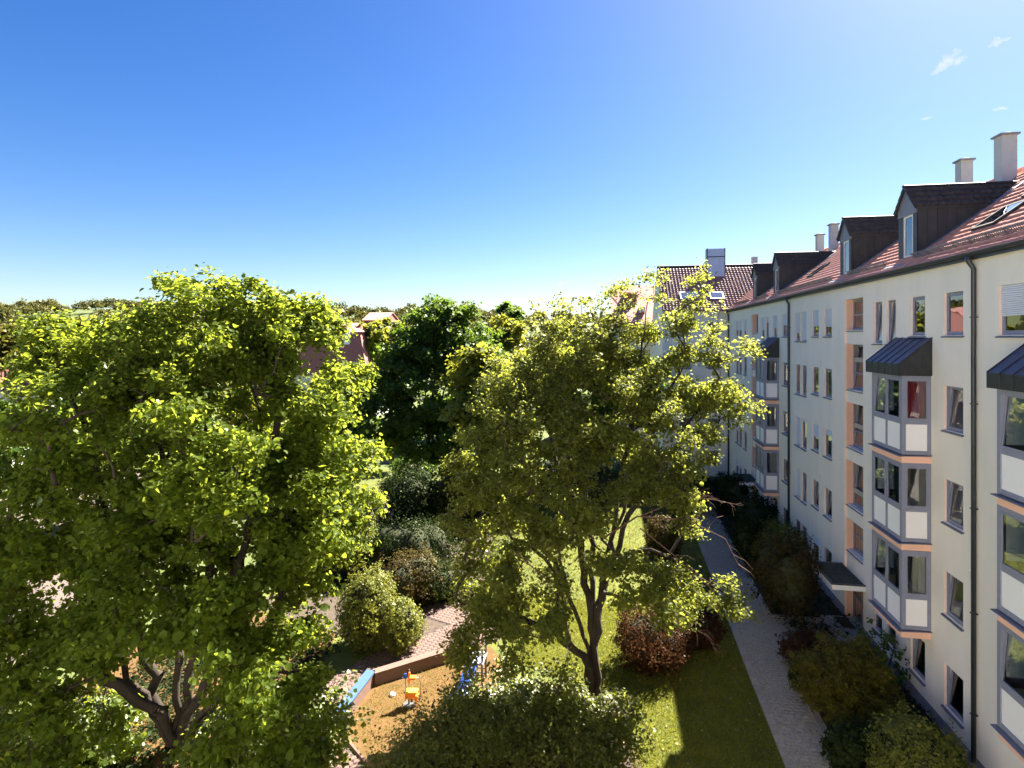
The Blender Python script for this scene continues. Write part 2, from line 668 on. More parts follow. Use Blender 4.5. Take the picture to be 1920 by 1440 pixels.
main_path = [(4.95, 12), (6.42, 12), (6.42, 23.4), (6.85, 24.5), (8.9, 24.5), (8.9, 26.4), (6.75, 26.4), (6.9, 34), (7.1, 46), (5.35, 46), (5.15, 30), (5.0, 22)]
cobble_path('garden_path', stones_in([main_path]), None, 'paver', (.22, .165), 300, .003, main_path, .022)
gp = bpy.data.objects['garden_path']
for (xa, ya), (xb, yb) in (((4.91, 12), (4.98, 22)), ((4.98, 22), (5.13, 30)), ((5.13, 30), (5.33, 46)), ((6.46, 12), (6.46, 23.4)), ((6.78, 26.5), (6.94, 34)), ((6.94, 34), (7.14, 46)), ((6.9, 24.48), (8.9, 24.48)), ((6.8, 26.42), (8.9, 26.42))):
    L_ = math.hypot(xb - xa, yb - ya)
    n_ = int(L_ / .5)
    for k in range(n_):
        p_ = Vector((xa, ya, .02)).lerp(Vector((xb, yb, .02)), k / n_)
        q_ = Vector((xa, ya, .02)).lerp(Vector((xb, yb, .02)), (k + .97) / n_)
        MB().bar(p_ + Vector((0, 0, .004)), q_ + Vector((0, 0, .004)), .23, .07).build('edging_stone', 'paver', gp)
pink_path = [(-10.6, 13.0), (-6.3, 13.0), (-6.3, 14.9), (-6.9, 15.25), (-8.55, 16.75), (-8.55, 19.05), (-6.2, 20.9), (-4.4, 22.4), (-4.0, 23.8), (-5.6, 25.2), (-7.6, 25.4), (-8.5, 24.0), (-6.6, 23.4), (-7.4, 22.2), (-9.0, 20.6), (-9.9, 18.6)]
cobble_path('play_area_path', stones_in([pink_path], .55), None, 'pinkpaver', (.24, .16), 300, .003, pink_path, .026)

# ------------------------------------------------------------------ the long apartment block
block = thing('apartment_building', (12.6, 25, 0), 'long white rendered apartment block with grey bay windows beside the garden path', 'building')
ROW_TOP = [13.40, 10.60, 7.78, 5.00, 2.20]
ROW_BOT = [12.12, 9.27, 6.48, 3.69, .90]
Y0, Y1 = 1.0, 52.2
EAVE = 14.36


def grid_wall(bld, x, y0, y1, z0, z1, holes, depth, m_wall=0, m_rev=1):
    """a wall in the plane x with rectangular holes (ya, yb, za, zb) and their reveals going in by depth"""
    ys = sorted({y0, y1, *[h[0] for h in holes], *[h[1] for h in holes]})
    zs = sorted({z0, z1, *[h[2] for h in holes], *[h[3] for h in holes]})
    ys = [y for y in ys if y0 <= y <= y1]
    zs = [z for z in zs if z0 <= z <= z1]
    for a, b in zip(ys[:-1], ys[1:]):
        for c, d in zip(zs[:-1], zs[1:]):
            my, mz = (a + b) / 2, (c + d) / 2
            if any(h[0] < my < h[1] and h[2] < mz < h[3] for h in holes):
                continue
            bld.quad((x, a, c), (x, a, d), (x, b, d), (x, b, c), m=m_wall)
    for a, b, c, d in holes:
        e = depth
        bld.quad((x, a, c), (x, a, d), (x + e, a, d), (x + e, a, c), m=m_wall)      # near jamb
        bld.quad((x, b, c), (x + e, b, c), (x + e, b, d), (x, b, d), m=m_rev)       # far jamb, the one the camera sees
        bld.quad((x, a, d), (x, b, d), (x + e, b, d), (x + e, a, d), m=m_wall)
        bld.quad((x, a, c), (x + e, a, c), (x + e, b, c), (x, b, c), m=m_wall)


def window_meshes(w, h, set_in=.13):
    """local: y centred on the opening, z from its bottom, x into the wall"""
    fr = MB()
    t, s = .055, .05
    x0, x1 = set_in, set_in + .07
    for (a, b, c, d) in ((-w / 2, -w / 2 + t, 0, h), (w / 2 - t, w / 2, 0, h), (-w / 2 + t, w / 2 - t, 0, t), (-w / 2 + t, w / 2 - t, h - t, h)):
        fr.box(x0, x1, a, b, c, d)
    return fr, t, x0, x1


WMESH = {}


def make_window(parent, yc, z0, w, h, style, set_in=.075, name='window', x=WX, sill_out=.07, transom=0.0):
    """window > sash, pane, sill, and a shutter or a curtain where one shows"""
    key = (round(w, 2), round(h, 2), set_in, transom, sill_out)
    mw = Matrix.Translation((x, yc, z0))
    if key not in WMESH:
        fr, t, x0, x1 = window_meshes(w, h, set_in)
        if transom:
            fr.box(x0, x1, -w / 2 + t, w / 2 - t, h * transom - .03, h * transom + .03)
        frm = fr.mesh('window', 'frame')
        sw = .055
        sa = MB()
        a, b, c, d = -w / 2 + t, w / 2 - t, t, h - t
        sx0, sx1 = set_in - .012, set_in + .05
        for q in ((a, a + sw, c, d), (b - sw, b, c, d), (a + sw, b - sw, c, c + sw), (a + sw, b - sw, d - sw, d)):
            sa.box(sx0, sx1, *q)
        sash = sa.mesh('sash', 'frame')
        pa = MB()
        pa.quad((set_in + .02, a + sw, c + sw), (set_in + .02, a + sw, d - sw), (set_in + .02, b - sw, d - sw), (set_in + .02, b - sw, c + sw))
        pane = pa.mesh('pane', 'glass')
        si = MB()
        si.prism([(-sill_out, -w / 2 - .05, -.045), (set_in + .0, -w / 2 - .05, .004), (set_in, -w / 2 - .05, -.03), (-sill_out, -w / 2 - .05, -.075)][::-1], (0, w + .10, 0))
        sill = si.mesh('sill', 'sill')
        WMESH[key] = (frm, sash, pane, sill, (a, b, c, d))
    frm, sash, pane, sill, (a, b, c, d) = WMESH[key]
    o = link(name, frm, parent, mw)
    tilt = style.get('tilt', 0)
    R = mw @ Matrix.Translation((set_in + .02, 0, c)) @ Matrix.Rotation(tilt, 4, 'Y') @ Matrix.Translation((-set_in - .02, 0, -c))
    link('sash', sash, o, R)
    link('pane', pane, o, R)
    link('sill', sill, o, mw)
    sh = style.get('shutter', 0)
    if sh > 0:
        n = max(2, int(sh * h / .052))
        sb = MB()
        hh = sh * h
        ph = hh / n
        for k in range(n):
            z1 = h - k * ph
            sb.prism([(set_in - .035, a, z1 - ph), (set_in - .048, a, z1 - ph * .5), (set_in - .035, a, z1 - .006), (set_in - .02, a, z1 - .006), (set_in - .02, a, z1 - ph)], (0, b - a, 0))
        sb.build('roller_shutter', 'shutter', o, mw)
    cu = style.get('curtain')
    if cu:
        cb = MB()
        yy0, yy1, mname = cu
        n = 14
        ya, yb = a + (b - a) * yy0, a + (b - a) * yy1
        for k in range(n):
            u0, u1 = k / n, (k + 1) / n
            xx = lambda u: set_in + .17 + .02 * math.sin(u * 30)
            cb.quad((xx(u0), ya + (yb - ya) * u0, .02), (xx(u0), ya + (yb - ya) * u0, h), (xx(u1), ya + (yb - ya) * u1, h), (xx(u1), ya + (yb - ya) * u1, .02))
        cb.build('curtain', mname, o, mw)
    return o


def style_rand(rnd):
    u = rnd.random()
    if u < .28:
        return {'shutter': rnd.choice([.3, .55, .62, .7, .18])}
    if u < .50:
        return {'tilt': .11, 'curtain': (0, .35, 'curtain')}
    if u < .78:
        return {'curtain': (rnd.choice([0, .6]), rnd.choice([.4, 1.0]), 'curtain')}
    return {}


RND = random.Random(5)
wall = MB()
holes = []
wins = []


def add_win(ya, yb, row, dz=0.0, **st):
    za, zb = ROW_BOT[row] + dz, ROW_TOP[row]
    holes.append((ya, yb, za, zb))
    wins.append(((ya + yb) / 2, za, yb - ya, zb - za, st if st else style_rand(RND)))


P = 16.62
for s in (0, 1):
    o = P * s
    near = s == 0
    for r in range(5):
        add_win(18.49 + o, 19.46 + o, r, **({'curtain': (0.0, .12, 'curtain')} if near and r == 0 else {'tilt': .11, 'curtain': (0, .3, 'curtain')} if near else {'shutter': .5} if r == 0 else {}))
        add_win(28.45 + o, 29.38 + o, r, **({'shutter': .66} if r == 0 else {'curtain': (.55, 1, 'curtain')} if r == 1 else {'shutter': .22} if r == 2 else {'tilt': .1} if r == 3 else {'curtain': (.5, 1, 'curtain')}))
        add_win(30.13 + o, 31.04 + o, r, **({'shutter': .62} if r == 0 else {'curtain': (.3, 1, 'curtain')} if r == 1 else {'shutter': .5} if r == 2 else {'tilt': .1} if r == 3 else {'shutter': .28}))
        if near:
            add_win(31.89, 32.66, r, -.25, **({'shutter': .97} if r == 0 else {'shutter': .1} if r == 2 else {'tilt': .08}))
            add_win(32.90, 33.67, r, -.25, **({'shutter': .72} if r == 0 else {'shutter': .96} if r in (2, 3) else {'curtain': (0, 1, 'curtain')}))
        else:
            add_win(47.9, 48.8, r, **({'shutter': .6} if r == 0 else {'shutter': .3}))
    add_win(20.53 + o, 21.44 + o, 0, **({'curtain': (.0, .2, 'curtain')} if near else {'shutter': .6}))
    add_win(22.46 + o, 23.15 + o, 0, -.28, **({'tilt': .1, 'curtain': (.2, .8, 'curtain')} if near else {'shutter': .25}))
    add_win(23.50 + o, 24.20 + o, 0, -.28, **({'tilt': .1, 'curtain': (.2, .8, 'curtain')} if near else {'shutter': .55}))
    add_win(20.53 + o, 21.44 + o, 4, **{'tilt': .1, 'curtain': (.0, .3, 'curtain')})
    add_win(22.46 + o, 23.15 + o, 4, **{'shutter': .15})
    add_win(23.50 + o, 24.20 + o, 4, **{'shutter': .55})
add_win(15.55, 16.95, 0, shutter=.62)
for r in (1, 2, 3):
    add_win(11.2, 12.15, r, curtain=(0, .4, 'curtain'))
add_win(15.0, 15.95, 4, tilt=.1)
STAIR = (25.13, 26.99)
for s in (0, 1):
    holes.append((STAIR[0] + P * s, STAIR[1] + P * s, 0.0, 13.67))
BAYS = [(20.16, 22.28), (20.16 + P, 22.28 + P), (13.45, 15.58)]
BAY_Z = [(8.33, 10.83), (5.55, 8.06), (2.77, 5.27)]
for ya, yb in BAYS:
    for za, zb in BAY_Z:
        holes.append((ya + .16, yb - .16, za + .12, zb - .1))
grid_wall(wall, WX, Y0, Y1, 0.0, EAVE, holes, .32)
# gable ends and garden-side closure behind
wall.quad((WX, Y0, 0), (20.4, Y0, 0), (20.4, Y0, EAVE), (15.2, Y0, 18.3), (WX, Y0, EAVE))
wall.quad((20.4, Y0, 0), (20.4, 58, 0), (20.4, 58, EAVE), (20.4, Y0, EAVE))
wall.build('wall', ['plaster', 'reveal_bounce'], block)
inner = MB()
inner.quad((13.6, Y0, 0), (13.6, Y0, EAVE), (13.6, Y1, EAVE), (13.6, Y1, 0))
for z in (.0, 2.72, 5.52, 8.32, 11.12, 14.3):
    inner.box(WX + .33, 13.6, Y0, Y1, z - .1, z + .08)
for y in (5, 9.5, 13.2, 17.7, 20.05, 22.38, 25.05, 27.07, 29.75, 31.5, 34.4, 36.7, 39.0, 41.66, 43.7, 46.4, 49.5):
    inner.box(WX + .34, 13.6, y - .05, y + .05, 0, EAVE)
inner.build('room_partition', 'room', block)
for yc, za, ww, hh, st in wins:
    make_window(block, yc, za, ww, hh, st)
pl = MB()
ph = []
for a, b in ((Y0, STAIR[0]), (STAIR[1], STAIR[0] + P), (STAIR[1] + P, Y1)):
    pl.box(WX - .018, WX + .01, a, b, -.05, .42)
pl.build('plinth', 'plinth', block)

# stairwell strips: spandrels set back, windows set back further
ST_WIN = [(12.37, 13.67), (9.85, 11.76), (7.38, 9.28), (4.90, 6.80), (2.95, 4.30)]
for s in (0, 1):
    a, b = STAIR[0] + P * s, STAIR[1] + P * s
    sp = MB()
    hs = [(a, b, z0, z1) for z0, z1 in ST_WIN] + [(a, b, 0.0, 1.95)]
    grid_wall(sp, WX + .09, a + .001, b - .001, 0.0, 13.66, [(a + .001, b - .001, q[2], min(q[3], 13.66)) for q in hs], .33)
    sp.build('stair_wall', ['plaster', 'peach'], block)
    for k, (z0, z1) in enumerate(ST_WIN):
        make_window(block, (a + b) / 2, z0, b - a, z1 - z0, {'tilt': .10 if k in (1, 2, 3) else 0}, set_in=.26, name='stair_window', x=WX + .09, sill_out=.05, transom=.5 if k in (0, 4) else .36)
    dr = MB()
    w2 = b - a
    for q in ((a, a + .09, 0, 1.95), (b - .09, b, 0, 1.95), ((a + b) / 2 - .06, (a + b) / 2 + .06, 0, 1.95), (a, b, 1.87, 1.95), (a, b, .02, .12), (a, b, .95, 1.03)):
        dr.box(WX + .34, WX + .42, *q)
    d = dr.build('entrance_door', 'frame', block)
    g = MB()
    g.quad((WX + .38, a, .05), (WX + .38, a, 1.9), (WX + .38, b, 1.9), (WX + .38, b, .05))
    g.build('pane', 'glass', d)
    hd = MB()
    hd.tube([(WX + .30, (a + b) / 2 - .12, .85), (WX + .30, (a + b) / 2 - .12, 1.15)], .014, 6)
    hd.build('door_handle', 'steel', d)
    ca = MB()
    cy0, cy1 = a - .24, b + .25
    ca.box(8.76, WX - .002, cy0, cy1, 1.96, 2.16)
    cn = ca.build('entrance_canopy', 'white', block)
    c2 = MB()
    c2.box(8.84, WX - .004, cy0 + .08, cy1 - .08, 2.162, 2.185)
    c2.build('canopy_gravel', 'moss', cn)
    c3 = MB()
    c3.box(8.74, 8.84, cy0 - .02, cy1 + .02, 2.162, 2.21)
    c3.box(8.84, WX - .004, cy0 - .02, cy0 + .08, 2.162, 2.21)
    c3.box(8.84, WX - .004, cy1 - .08, cy1 + .02, 2.162, 2.21)
    c3.build('canopy_edge', 'gutter', cn)
    dl = MB()
    dl.box(8.92, WX + .34, a - .55, b - .25, -.05, .10)
    ds = dl.build('door_step', 'concrete', block)
    dm = MB()
    dm.box(9.45, 9.95, a + .55, b - .35, .102, .118)
    dm.build('door_mat', 'soil', ds)

# bay windows
for bi, (ya, yb) in enumerate(BAYS):
    XF = 9.15
    for fi, (za, zb) in enumerate(BAY_Z):
        fr = MB()
        T = .085
        ym = (ya + yb) / 2
        zr = za + (zb - za) * .415          # rail between panel and pane
        # corner posts, wall posts, rails
        for x, y in ((XF, ya), (XF, yb - .12), (WX - .10, ya), (WX - .10, yb - .12)):
            wdt = .12 if x == XF else .098
            fr.box(x, x + wdt, y, y + .12, za, zb)
        fr.box(XF + .01, XF + .09, ym - .055, ym + .055, za + .12, zb - .12)
        for z0, z1 in ((za, za + .12), (zr - .075, zr + .075), (zb - .12, zb)):
            fr.box(XF + .008, XF + .10, ya + .12, yb - .12, z0, z1)
            fr.box(XF + .12, WX - .10, ya + .008, ya + .10, z0, z1)
            fr.box(XF + .12, WX - .10, yb - .10, yb - .008, z0, z1)
        bw = fr.build('bay_window', 'frame', block)
        # sashes and panes
        fl = [(ya + .12, ym - .055), (ym + .055, yb - .12)]
        z0, z1 = zr + .075, zb - .12
        for k, (a, b) in enumerate(fl):
            sa = MB()
            for q in ((a, a + .05, z0, z1), (b - .05, b, z0, z1), (a + .05, b - .05, z0, z0 + .05), (a + .05, b - .05, z1 - .05, z1)):
                sa.box(XF - .004, XF + .05, *q)
            g = MB()
            g.quad((XF + .025, a + .05, z0 + .05), (XF + .025, a + .05, z1 - .05), (XF + .025, b - .05, z1 - .05), (XF + .025, b - .05, z0 + .05))
            tl = .09 if (k == 1 and (fi + bi) % 2 == 0) else 0
            R = Matrix.Translation((XF + .025, 0, z0)) @ Matrix.Rotation(tl, 4, 'Y') @ Matrix.Translation((-XF - .025, 0, -z0))
            sa.build('sash', 'frame', bw, R)
            g.build('pane', 'glass', bw, R)
            p = MB()
            p.box(XF + .03, XF + .06, a + .002, b - .002, za + .122, zr - .077)
            p.build('panel', 'panel', bw)
        for yy, sgn in ((ya, 1), (yb, -1)):
            sa = MB()
            a, b = XF + .12, WX - .10
            yo = yy + (.0 if sgn > 0 else -.05)
            for q in ((a, a + .045, z0, z1), (b - .045, b, z0, z1), (a + .045, b - .045, z0, z0 + .045), (a + .045, b - .045, z1 - .045, z1)):
                sa.box(q[0], q[1], yo - .004 * sgn, yo + .05 - .004 * sgn, q[2], q[3])
            sa.build('sash', 'frame', bw)
            g = MB()
            g.quad((a + .04, yo + .025, z0 + .04), (b - .04, yo + .025, z0 + .04), (b - .04, yo + .025, z1 - .04), (a + .04, yo + .025, z1 - .04))
            g.build('pane', 'glass', bw)
            p = MB()
            p.box(a + .002, b - .002, min(yy + .03 * sgn, yy + .06 * sgn), max(yy + .03 * sgn, yy + .06 * sgn), za + .122, zr - .077)
            p.build('panel', 'panel', bw)
        lg = MB()
        lg.prism([(XF - .11, ya - .06, za - .035), (WX - .001, ya - .06, za - .002), (WX - .001, ya - .06, za - .03), (XF - .11, ya - .06, za - .06)][::-1], (0, yb - ya + .12, 0))
        lg.build('bay_sill', 'sill', bw)
        slb = MB()
        slb.box(XF + .0, WX - .001, ya + .02, yb - .02, za - .27, za - .062)
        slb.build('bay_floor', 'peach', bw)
        if (bi, fi) == (0, 0) or (bi, fi) == (2, 1) or (bi, fi) == (0, 2) or (bi, fi) == (1, 2):
            cb = MB()
            n = 16
            red = bi == 0 and fi == 0
            xa, xb = (XF + .16, WX + .05) if red else (WX - .45, WX + .15)
            yy = ya + .22
            for k in range(n):
                u0, u1 = k / n, (k + 1) / n
                f = lambda u: yy + .03 * math.sin(u * 26)
                cb.quad((xa + (xb - xa) * u0, f(u0), z0 - .05), (xa + (xb - xa) * u1, f(u1), z0 - .05), (xa + (xb - xa) * u1, f(u1), zb - .02), (xa + (xb - xa) * u0, f(u0), zb - .02))
            cb.build('curtain', 'curtain_red' if red else 'curtain', bw)
        if (bi, fi) == (0, 1):
            lt = thing('floor_lamp', (9.62, ya + .75, za + .1), 'tall lamp with pale cone shade standing behind the middle bay window pane', 'lamp')
            q = MB()
            q.tube([(9.62, ya + .75, za + .1), (9.62, ya + .75, za + 1.95)], .015, 6)
            q.build('stand', 'steel', lt)
            q = MB()
            q.tube([(9.62, ya + .75, za + 1.62), (9.62, ya + .75, za + 2.08)], [.15, .05], 14)
            q.build('lamp_shade', 'lamp', lt)
    # lean-to roof of the bay in standing-seam metal
    zl, zf, zt = 10.835, 11.21, 12.05
    xo = XF - .13
    ra, rb = ya - .08, yb + .14
    rb_ = MB()
    rb_.prism([(xo + .02, ra + .015, zl + .01), (WX - .002, ra + .015, zl + .01), (WX - .002, ra + .015, zt - .03), (xo + .02, ra + .015, zf - .03)][::-1], (0, rb - ra - .03, 0))
    br = rb_.build('bay_roof', 'cladding', block)
    n = 5
    pw = (rb - ra) / n
    for k in range(n):
        y = ra + k * pw
        q = MB()
        q.prism([(xo, y + .012, zf), (WX - .003, y + .012, zt), (WX - .003, y + .012, zt - .02), (xo, y + .012, zf - .02)][::-1], (0, pw - .024, 0))
        q.build('roof_panel', 'seamroof', br)
        q = MB()
        q.box(xo - .002, xo + .018, y + .012, y + pw - .012, zl, zf - .022)
        q.build('fascia_panel', 'darkmetal', br)
    for k in range(n + 1):
        y = min(max(ra + k * pw, ra + .012), rb - .012)
        q = MB()
        q.prism([(xo - .015, y - .011, zf + .022), (WX - .004, y - .011, zt + .022), (WX - .004, y - .011, zt - .01), (xo - .015, y - .011, zf - .03)][::-1], (0, .022, 0))
        q.box(xo - .016, xo + .0, y - .011, y + .011, zl, zf + .02)
        q.build('roof_seam', 'seamroof', br)
    for k in range(3):
        xa_, xb_ = xo + .02 + (WX - xo - .03) * k / 3, xo + .02 + (WX - xo - .03) * (k + 1) / 3
        zz = lambda x: zf - .03 + (zt - zf) * (x - xo) / (WX - xo)
        q = MB()
        q.prism([(xa_ + .006, ra, zl + .005), (xb_ - .006, ra, zl + .005), (xb_ - .006, ra, zz(xb_)), (xa_ + .006, ra, zz(xa_))], (0, .013, 0))
        q.build('side_panel', 'darkmetal', br)

# vents
for y, z in ((18.05, 13.55), (29.79, 10.65), (18.1, 5.15), (29.8, 5.1)):
    v = MB()
    v.box(WX - .014, WX + .002, y - .09, y + .09, z, z + .36)
    vo = v.build('wall_vent', 'panel', block)
    for k in range(6):
        q = MB()
        q.box(WX - .02, WX - .015, y - .065, y + .065, z + .04 + k * .05, z + .062 + k * .05)
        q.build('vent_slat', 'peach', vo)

# roof
PIT = math.radians(36.2)
CP, SP = math.cos(PIT), math.sin(PIT)
RX0, RZ0, RX1 = 9.86, 14.40, 15.2
RL = (RX1 - RX0) / CP
RIDGE_Z = RZ0 + RL * SP


def rp(s, y, h=0.0):
    return Vector((RX0 + s * CP - h * SP, y, RZ0 + s * SP + h * CP))


rf = MB()
rf.quad(rp(0, Y0), rp(RL, Y0), rp(RL, 58.2), rp(0, 52.2))
rf.quad((RX1, Y0, RIDGE_Z), (20.8, Y0, RZ0), (20.8, 58, RZ0), (RX1, 58.2, RIDGE_Z))
rf.quad((RX0, Y0, RZ0 - .02), (RX0, Y1, RZ0 - .02), (WX + .3, Y1, RZ0 - .02), (WX + .3, Y0, RZ0 - .02))
roof = rf.build('roof', 'tile_under', block)


def tile_geo(W, L, roll=1.0, lip=.034):
    us = [0, .13, .27, .40, .70, 1.0]
    ws = [.014, .048, .016, .0, -.004, .010]
    ws = [a * roll for a in ws]
    v = []
    for u, w_ in zip(us, ws):
        v.append((u * W, L * 1.12, w_ * W / .3 - .002))
    for u, w_ in zip(us, ws):
        v.append((u * W, 0, w_ * W / .3 + lip))
    for u, w_ in zip(us, ws):
        v.append((u * W, .004, w_ * W / .3 - .004))
    f = []
    for k in range(5):
        f.append((6 + k, 6 + k + 1, k + 1, k))
        f.append((12 + k, 12 + k + 1, 6 + k + 1, 6 + k))
    return np.array(v), np.array(f)


def lay_tiles(parent, frames, W, L, mname, part_n, label_beyond='tiles_beyond', roll=1.0, lip=.034):
    """frames: list of 4x4 matrices (local u across, v up, w out); the nearest part_n become single parts"""
    tv, tf = tile_geo(W, L, roll, lip)
    frames = sorted(frames, key=lambda m_: (m_.translation - Vector((0, 0, H))).length)
    if part_n:
        me = np_mesh('tile', tv, tf, mname)
        for m_ in frames[:part_n]:
            j = Matrix.Rotation(random.uniform(-.02, .02), 4, 'X') @ Matrix.Translation((0, 0, random.uniform(0, .004)))
            link('tile', me, parent, m_ @ j)
    rest = frames[part_n:]
    if rest:
        A = np.array([np.array(m_) for m_ in rest])
        hv = np.concatenate([tv, np.ones((len(tv), 1))], 1)
        hv = np.repeat(hv[None], len(rest), 0)
        hv[:, :, 2] += RNG.uniform(0, .006, (len(rest), 1))
        VV = np.einsum('nij,nkj->nki', A, hv)[:, :, :3].reshape(-1, 3)
        QQ = (tf[None] + np.arange(len(rest))[:, None, None] * len(tv)).reshape(-1, 4)
        tag(link(label_beyond, np_mesh(label_beyond, VV, QQ, mname), parent), kind='stuff')


def frame_from(o, u, v, n):
    m_ = Matrix.Identity(4)
    m_.col[0][:3], m_.col[1][:3], m_.col[2][:3], m_.col[3][:3] = u, v, n, o
    return m_


TW, TL = .30, .345
fr_ = []
nrow = int(RL / TL)
for r in range(nrow):
    s = r * TL + .0
    y_end = 52.2 + (s / RL) * 6.0
    k = 0
    y = 7.0
    while y < y_end:
        # columns run with y; u must point so that (u, v, n) is right handed: u = -y
        fr_.append(frame_from(rp(s, y + TW, .015), (0, -1, 0), (CP, 0, SP), (-SP, 0, CP)))
        y += TW
vis = [m_ for m_ in fr_ if m_.translation.y > 15.6]
hid = [m_ for m_ in fr_ if m_.translation.y <= 15.6]
lay_tiles(roof, vis, TW, TL, 'tile_red', 300, roll=.16, lip=.011)
lay_tiles(roof, hid, TW, TL, 'tile_red', 0, 'tiles_out_of_view', .16, .011)
rd = MB()
rd.tube([(RX1, 5, RIDGE_Z + .02), (RX1, 58, RIDGE_Z + .02)], .11, 8)
rd.build('ridge_cap', 'tile_red', roof, smooth=True)
ed = MB()
ed.box(RX0 + .02, RX0 + .05, Y0, Y1, RZ0 - .20, RZ0 - .03)
ed.build('eave_board', 'gutter', block)
sf = MB()
sf.box(RX0 + .05, WX - .001, Y0, Y1, RZ0 - .05, RZ0 - .022)
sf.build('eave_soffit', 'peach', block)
gt = MB()
n = 8
ring = []
for a in range(n + 1):
    t = math.pi * a / n
    ring.append((9.775 - .075 * math.cos(t), RZ0 - .02 - .085 * math.sin(t)))
for (x0, z0), (x1, z1) in zip(ring[:-1], ring[1:]):
    gt.quad((x0, 5, z0), (x1, 5, z1), (x1, 52.1, z1), (x0, 52.1, z0))
gt.tube([(9.70, 5, RZ0 - .015), (9.70, 52.1, RZ0 - .015)], .012, 6)
gutter = gt.build('gutter', 'gutter', block, smooth=True)
y = 6
gb = MB()
while y < 52:
    gb.box(9.70, RX0 + .04, y - .015, y + .015, RZ0 - .02, RZ0 - .01)
    y += .8
gb.build('gutter_bracket', 'gutter', block)
for y in (17.86, 34.62, 51.35):
    dp = MB()
    dp.tube([(9.79, y, RZ0 - .09), (9.80, y, RZ0 - .25), (WX - .085, y, RZ0 - .45), (WX - .085, y, RZ0 - 3), (WX - .085, y, .3)], [.09, .07, .06, .06, .06], 10)
    d = dp.build('downpipe', 'gutter', block, smooth=True)
    for z in (12.6, 10.2, 7.3, 4.4, 1.6):
        q = MB()
        q.box(WX - .15, WX + .0, y - .063, y + .063, z, z + .03)
        q.build('pipe_bracket', 'gutter', d)

# snow guards between the dormers
for ya, yb in ((8.0, 21.95), (24.0, 27.45), (29.4, 38.4), (40.5, 44.0), (46, 51)):
    sg = MB()
    for h in (.03, .10, .17, .22):
        sg.bar(rp(.62, ya, h), rp(.62, yb, h), .018)
    y = ya
    k = 0
    while y < yb:
        sg.bar(rp(.62, y, .0), rp(.62, y, .22), .014)
        if k % 9 == 0:
            sg.bar(rp(.62, y, .0), rp(.62, y, .24), .03)
            sg.bar(rp(.80, y, .02), rp(.62, y, .2), .02)
        y += .085
        k += 1
    sg.build('snow_guard', 'steel', block)

# skylights
for (ya, yb, s0, s1) in ((19.10, 20.20, 1.62, 2.80), (18.9, 20.0, 3.2, 4.1), (35.5, 36.5, 2.0, 3.2), (31.0, 31.9, 2.6, 3.7)):
    q = MB()
    t = .09
    for (a, b, c, d) in ((ya, ya + t, s0, s1), (yb - t, yb, s0, s1), (ya + t, yb - t, s0, s0 + t), (ya + t, yb - t, s1 - t, s1)):
        q.obox((rp((c + d) / 2, (a + b) / 2, .06)), (0, (b - a) / 2, 0), Vector((CP, 0, SP)) * (d - c) / 2, Vector((-SP, 0, CP)) * .045)
    sk = q.build('skylight', 'cladding', block)
    g = MB()
    g.quad(rp(s0 + t, ya + t, .095), rp(s0 + t, yb - t, .095), rp(s1 - t, yb - t, .095), rp(s1 - t, ya + t, .095))
    g.build('pane', 'skyglass', sk)

# dormers
DXF = 10.58


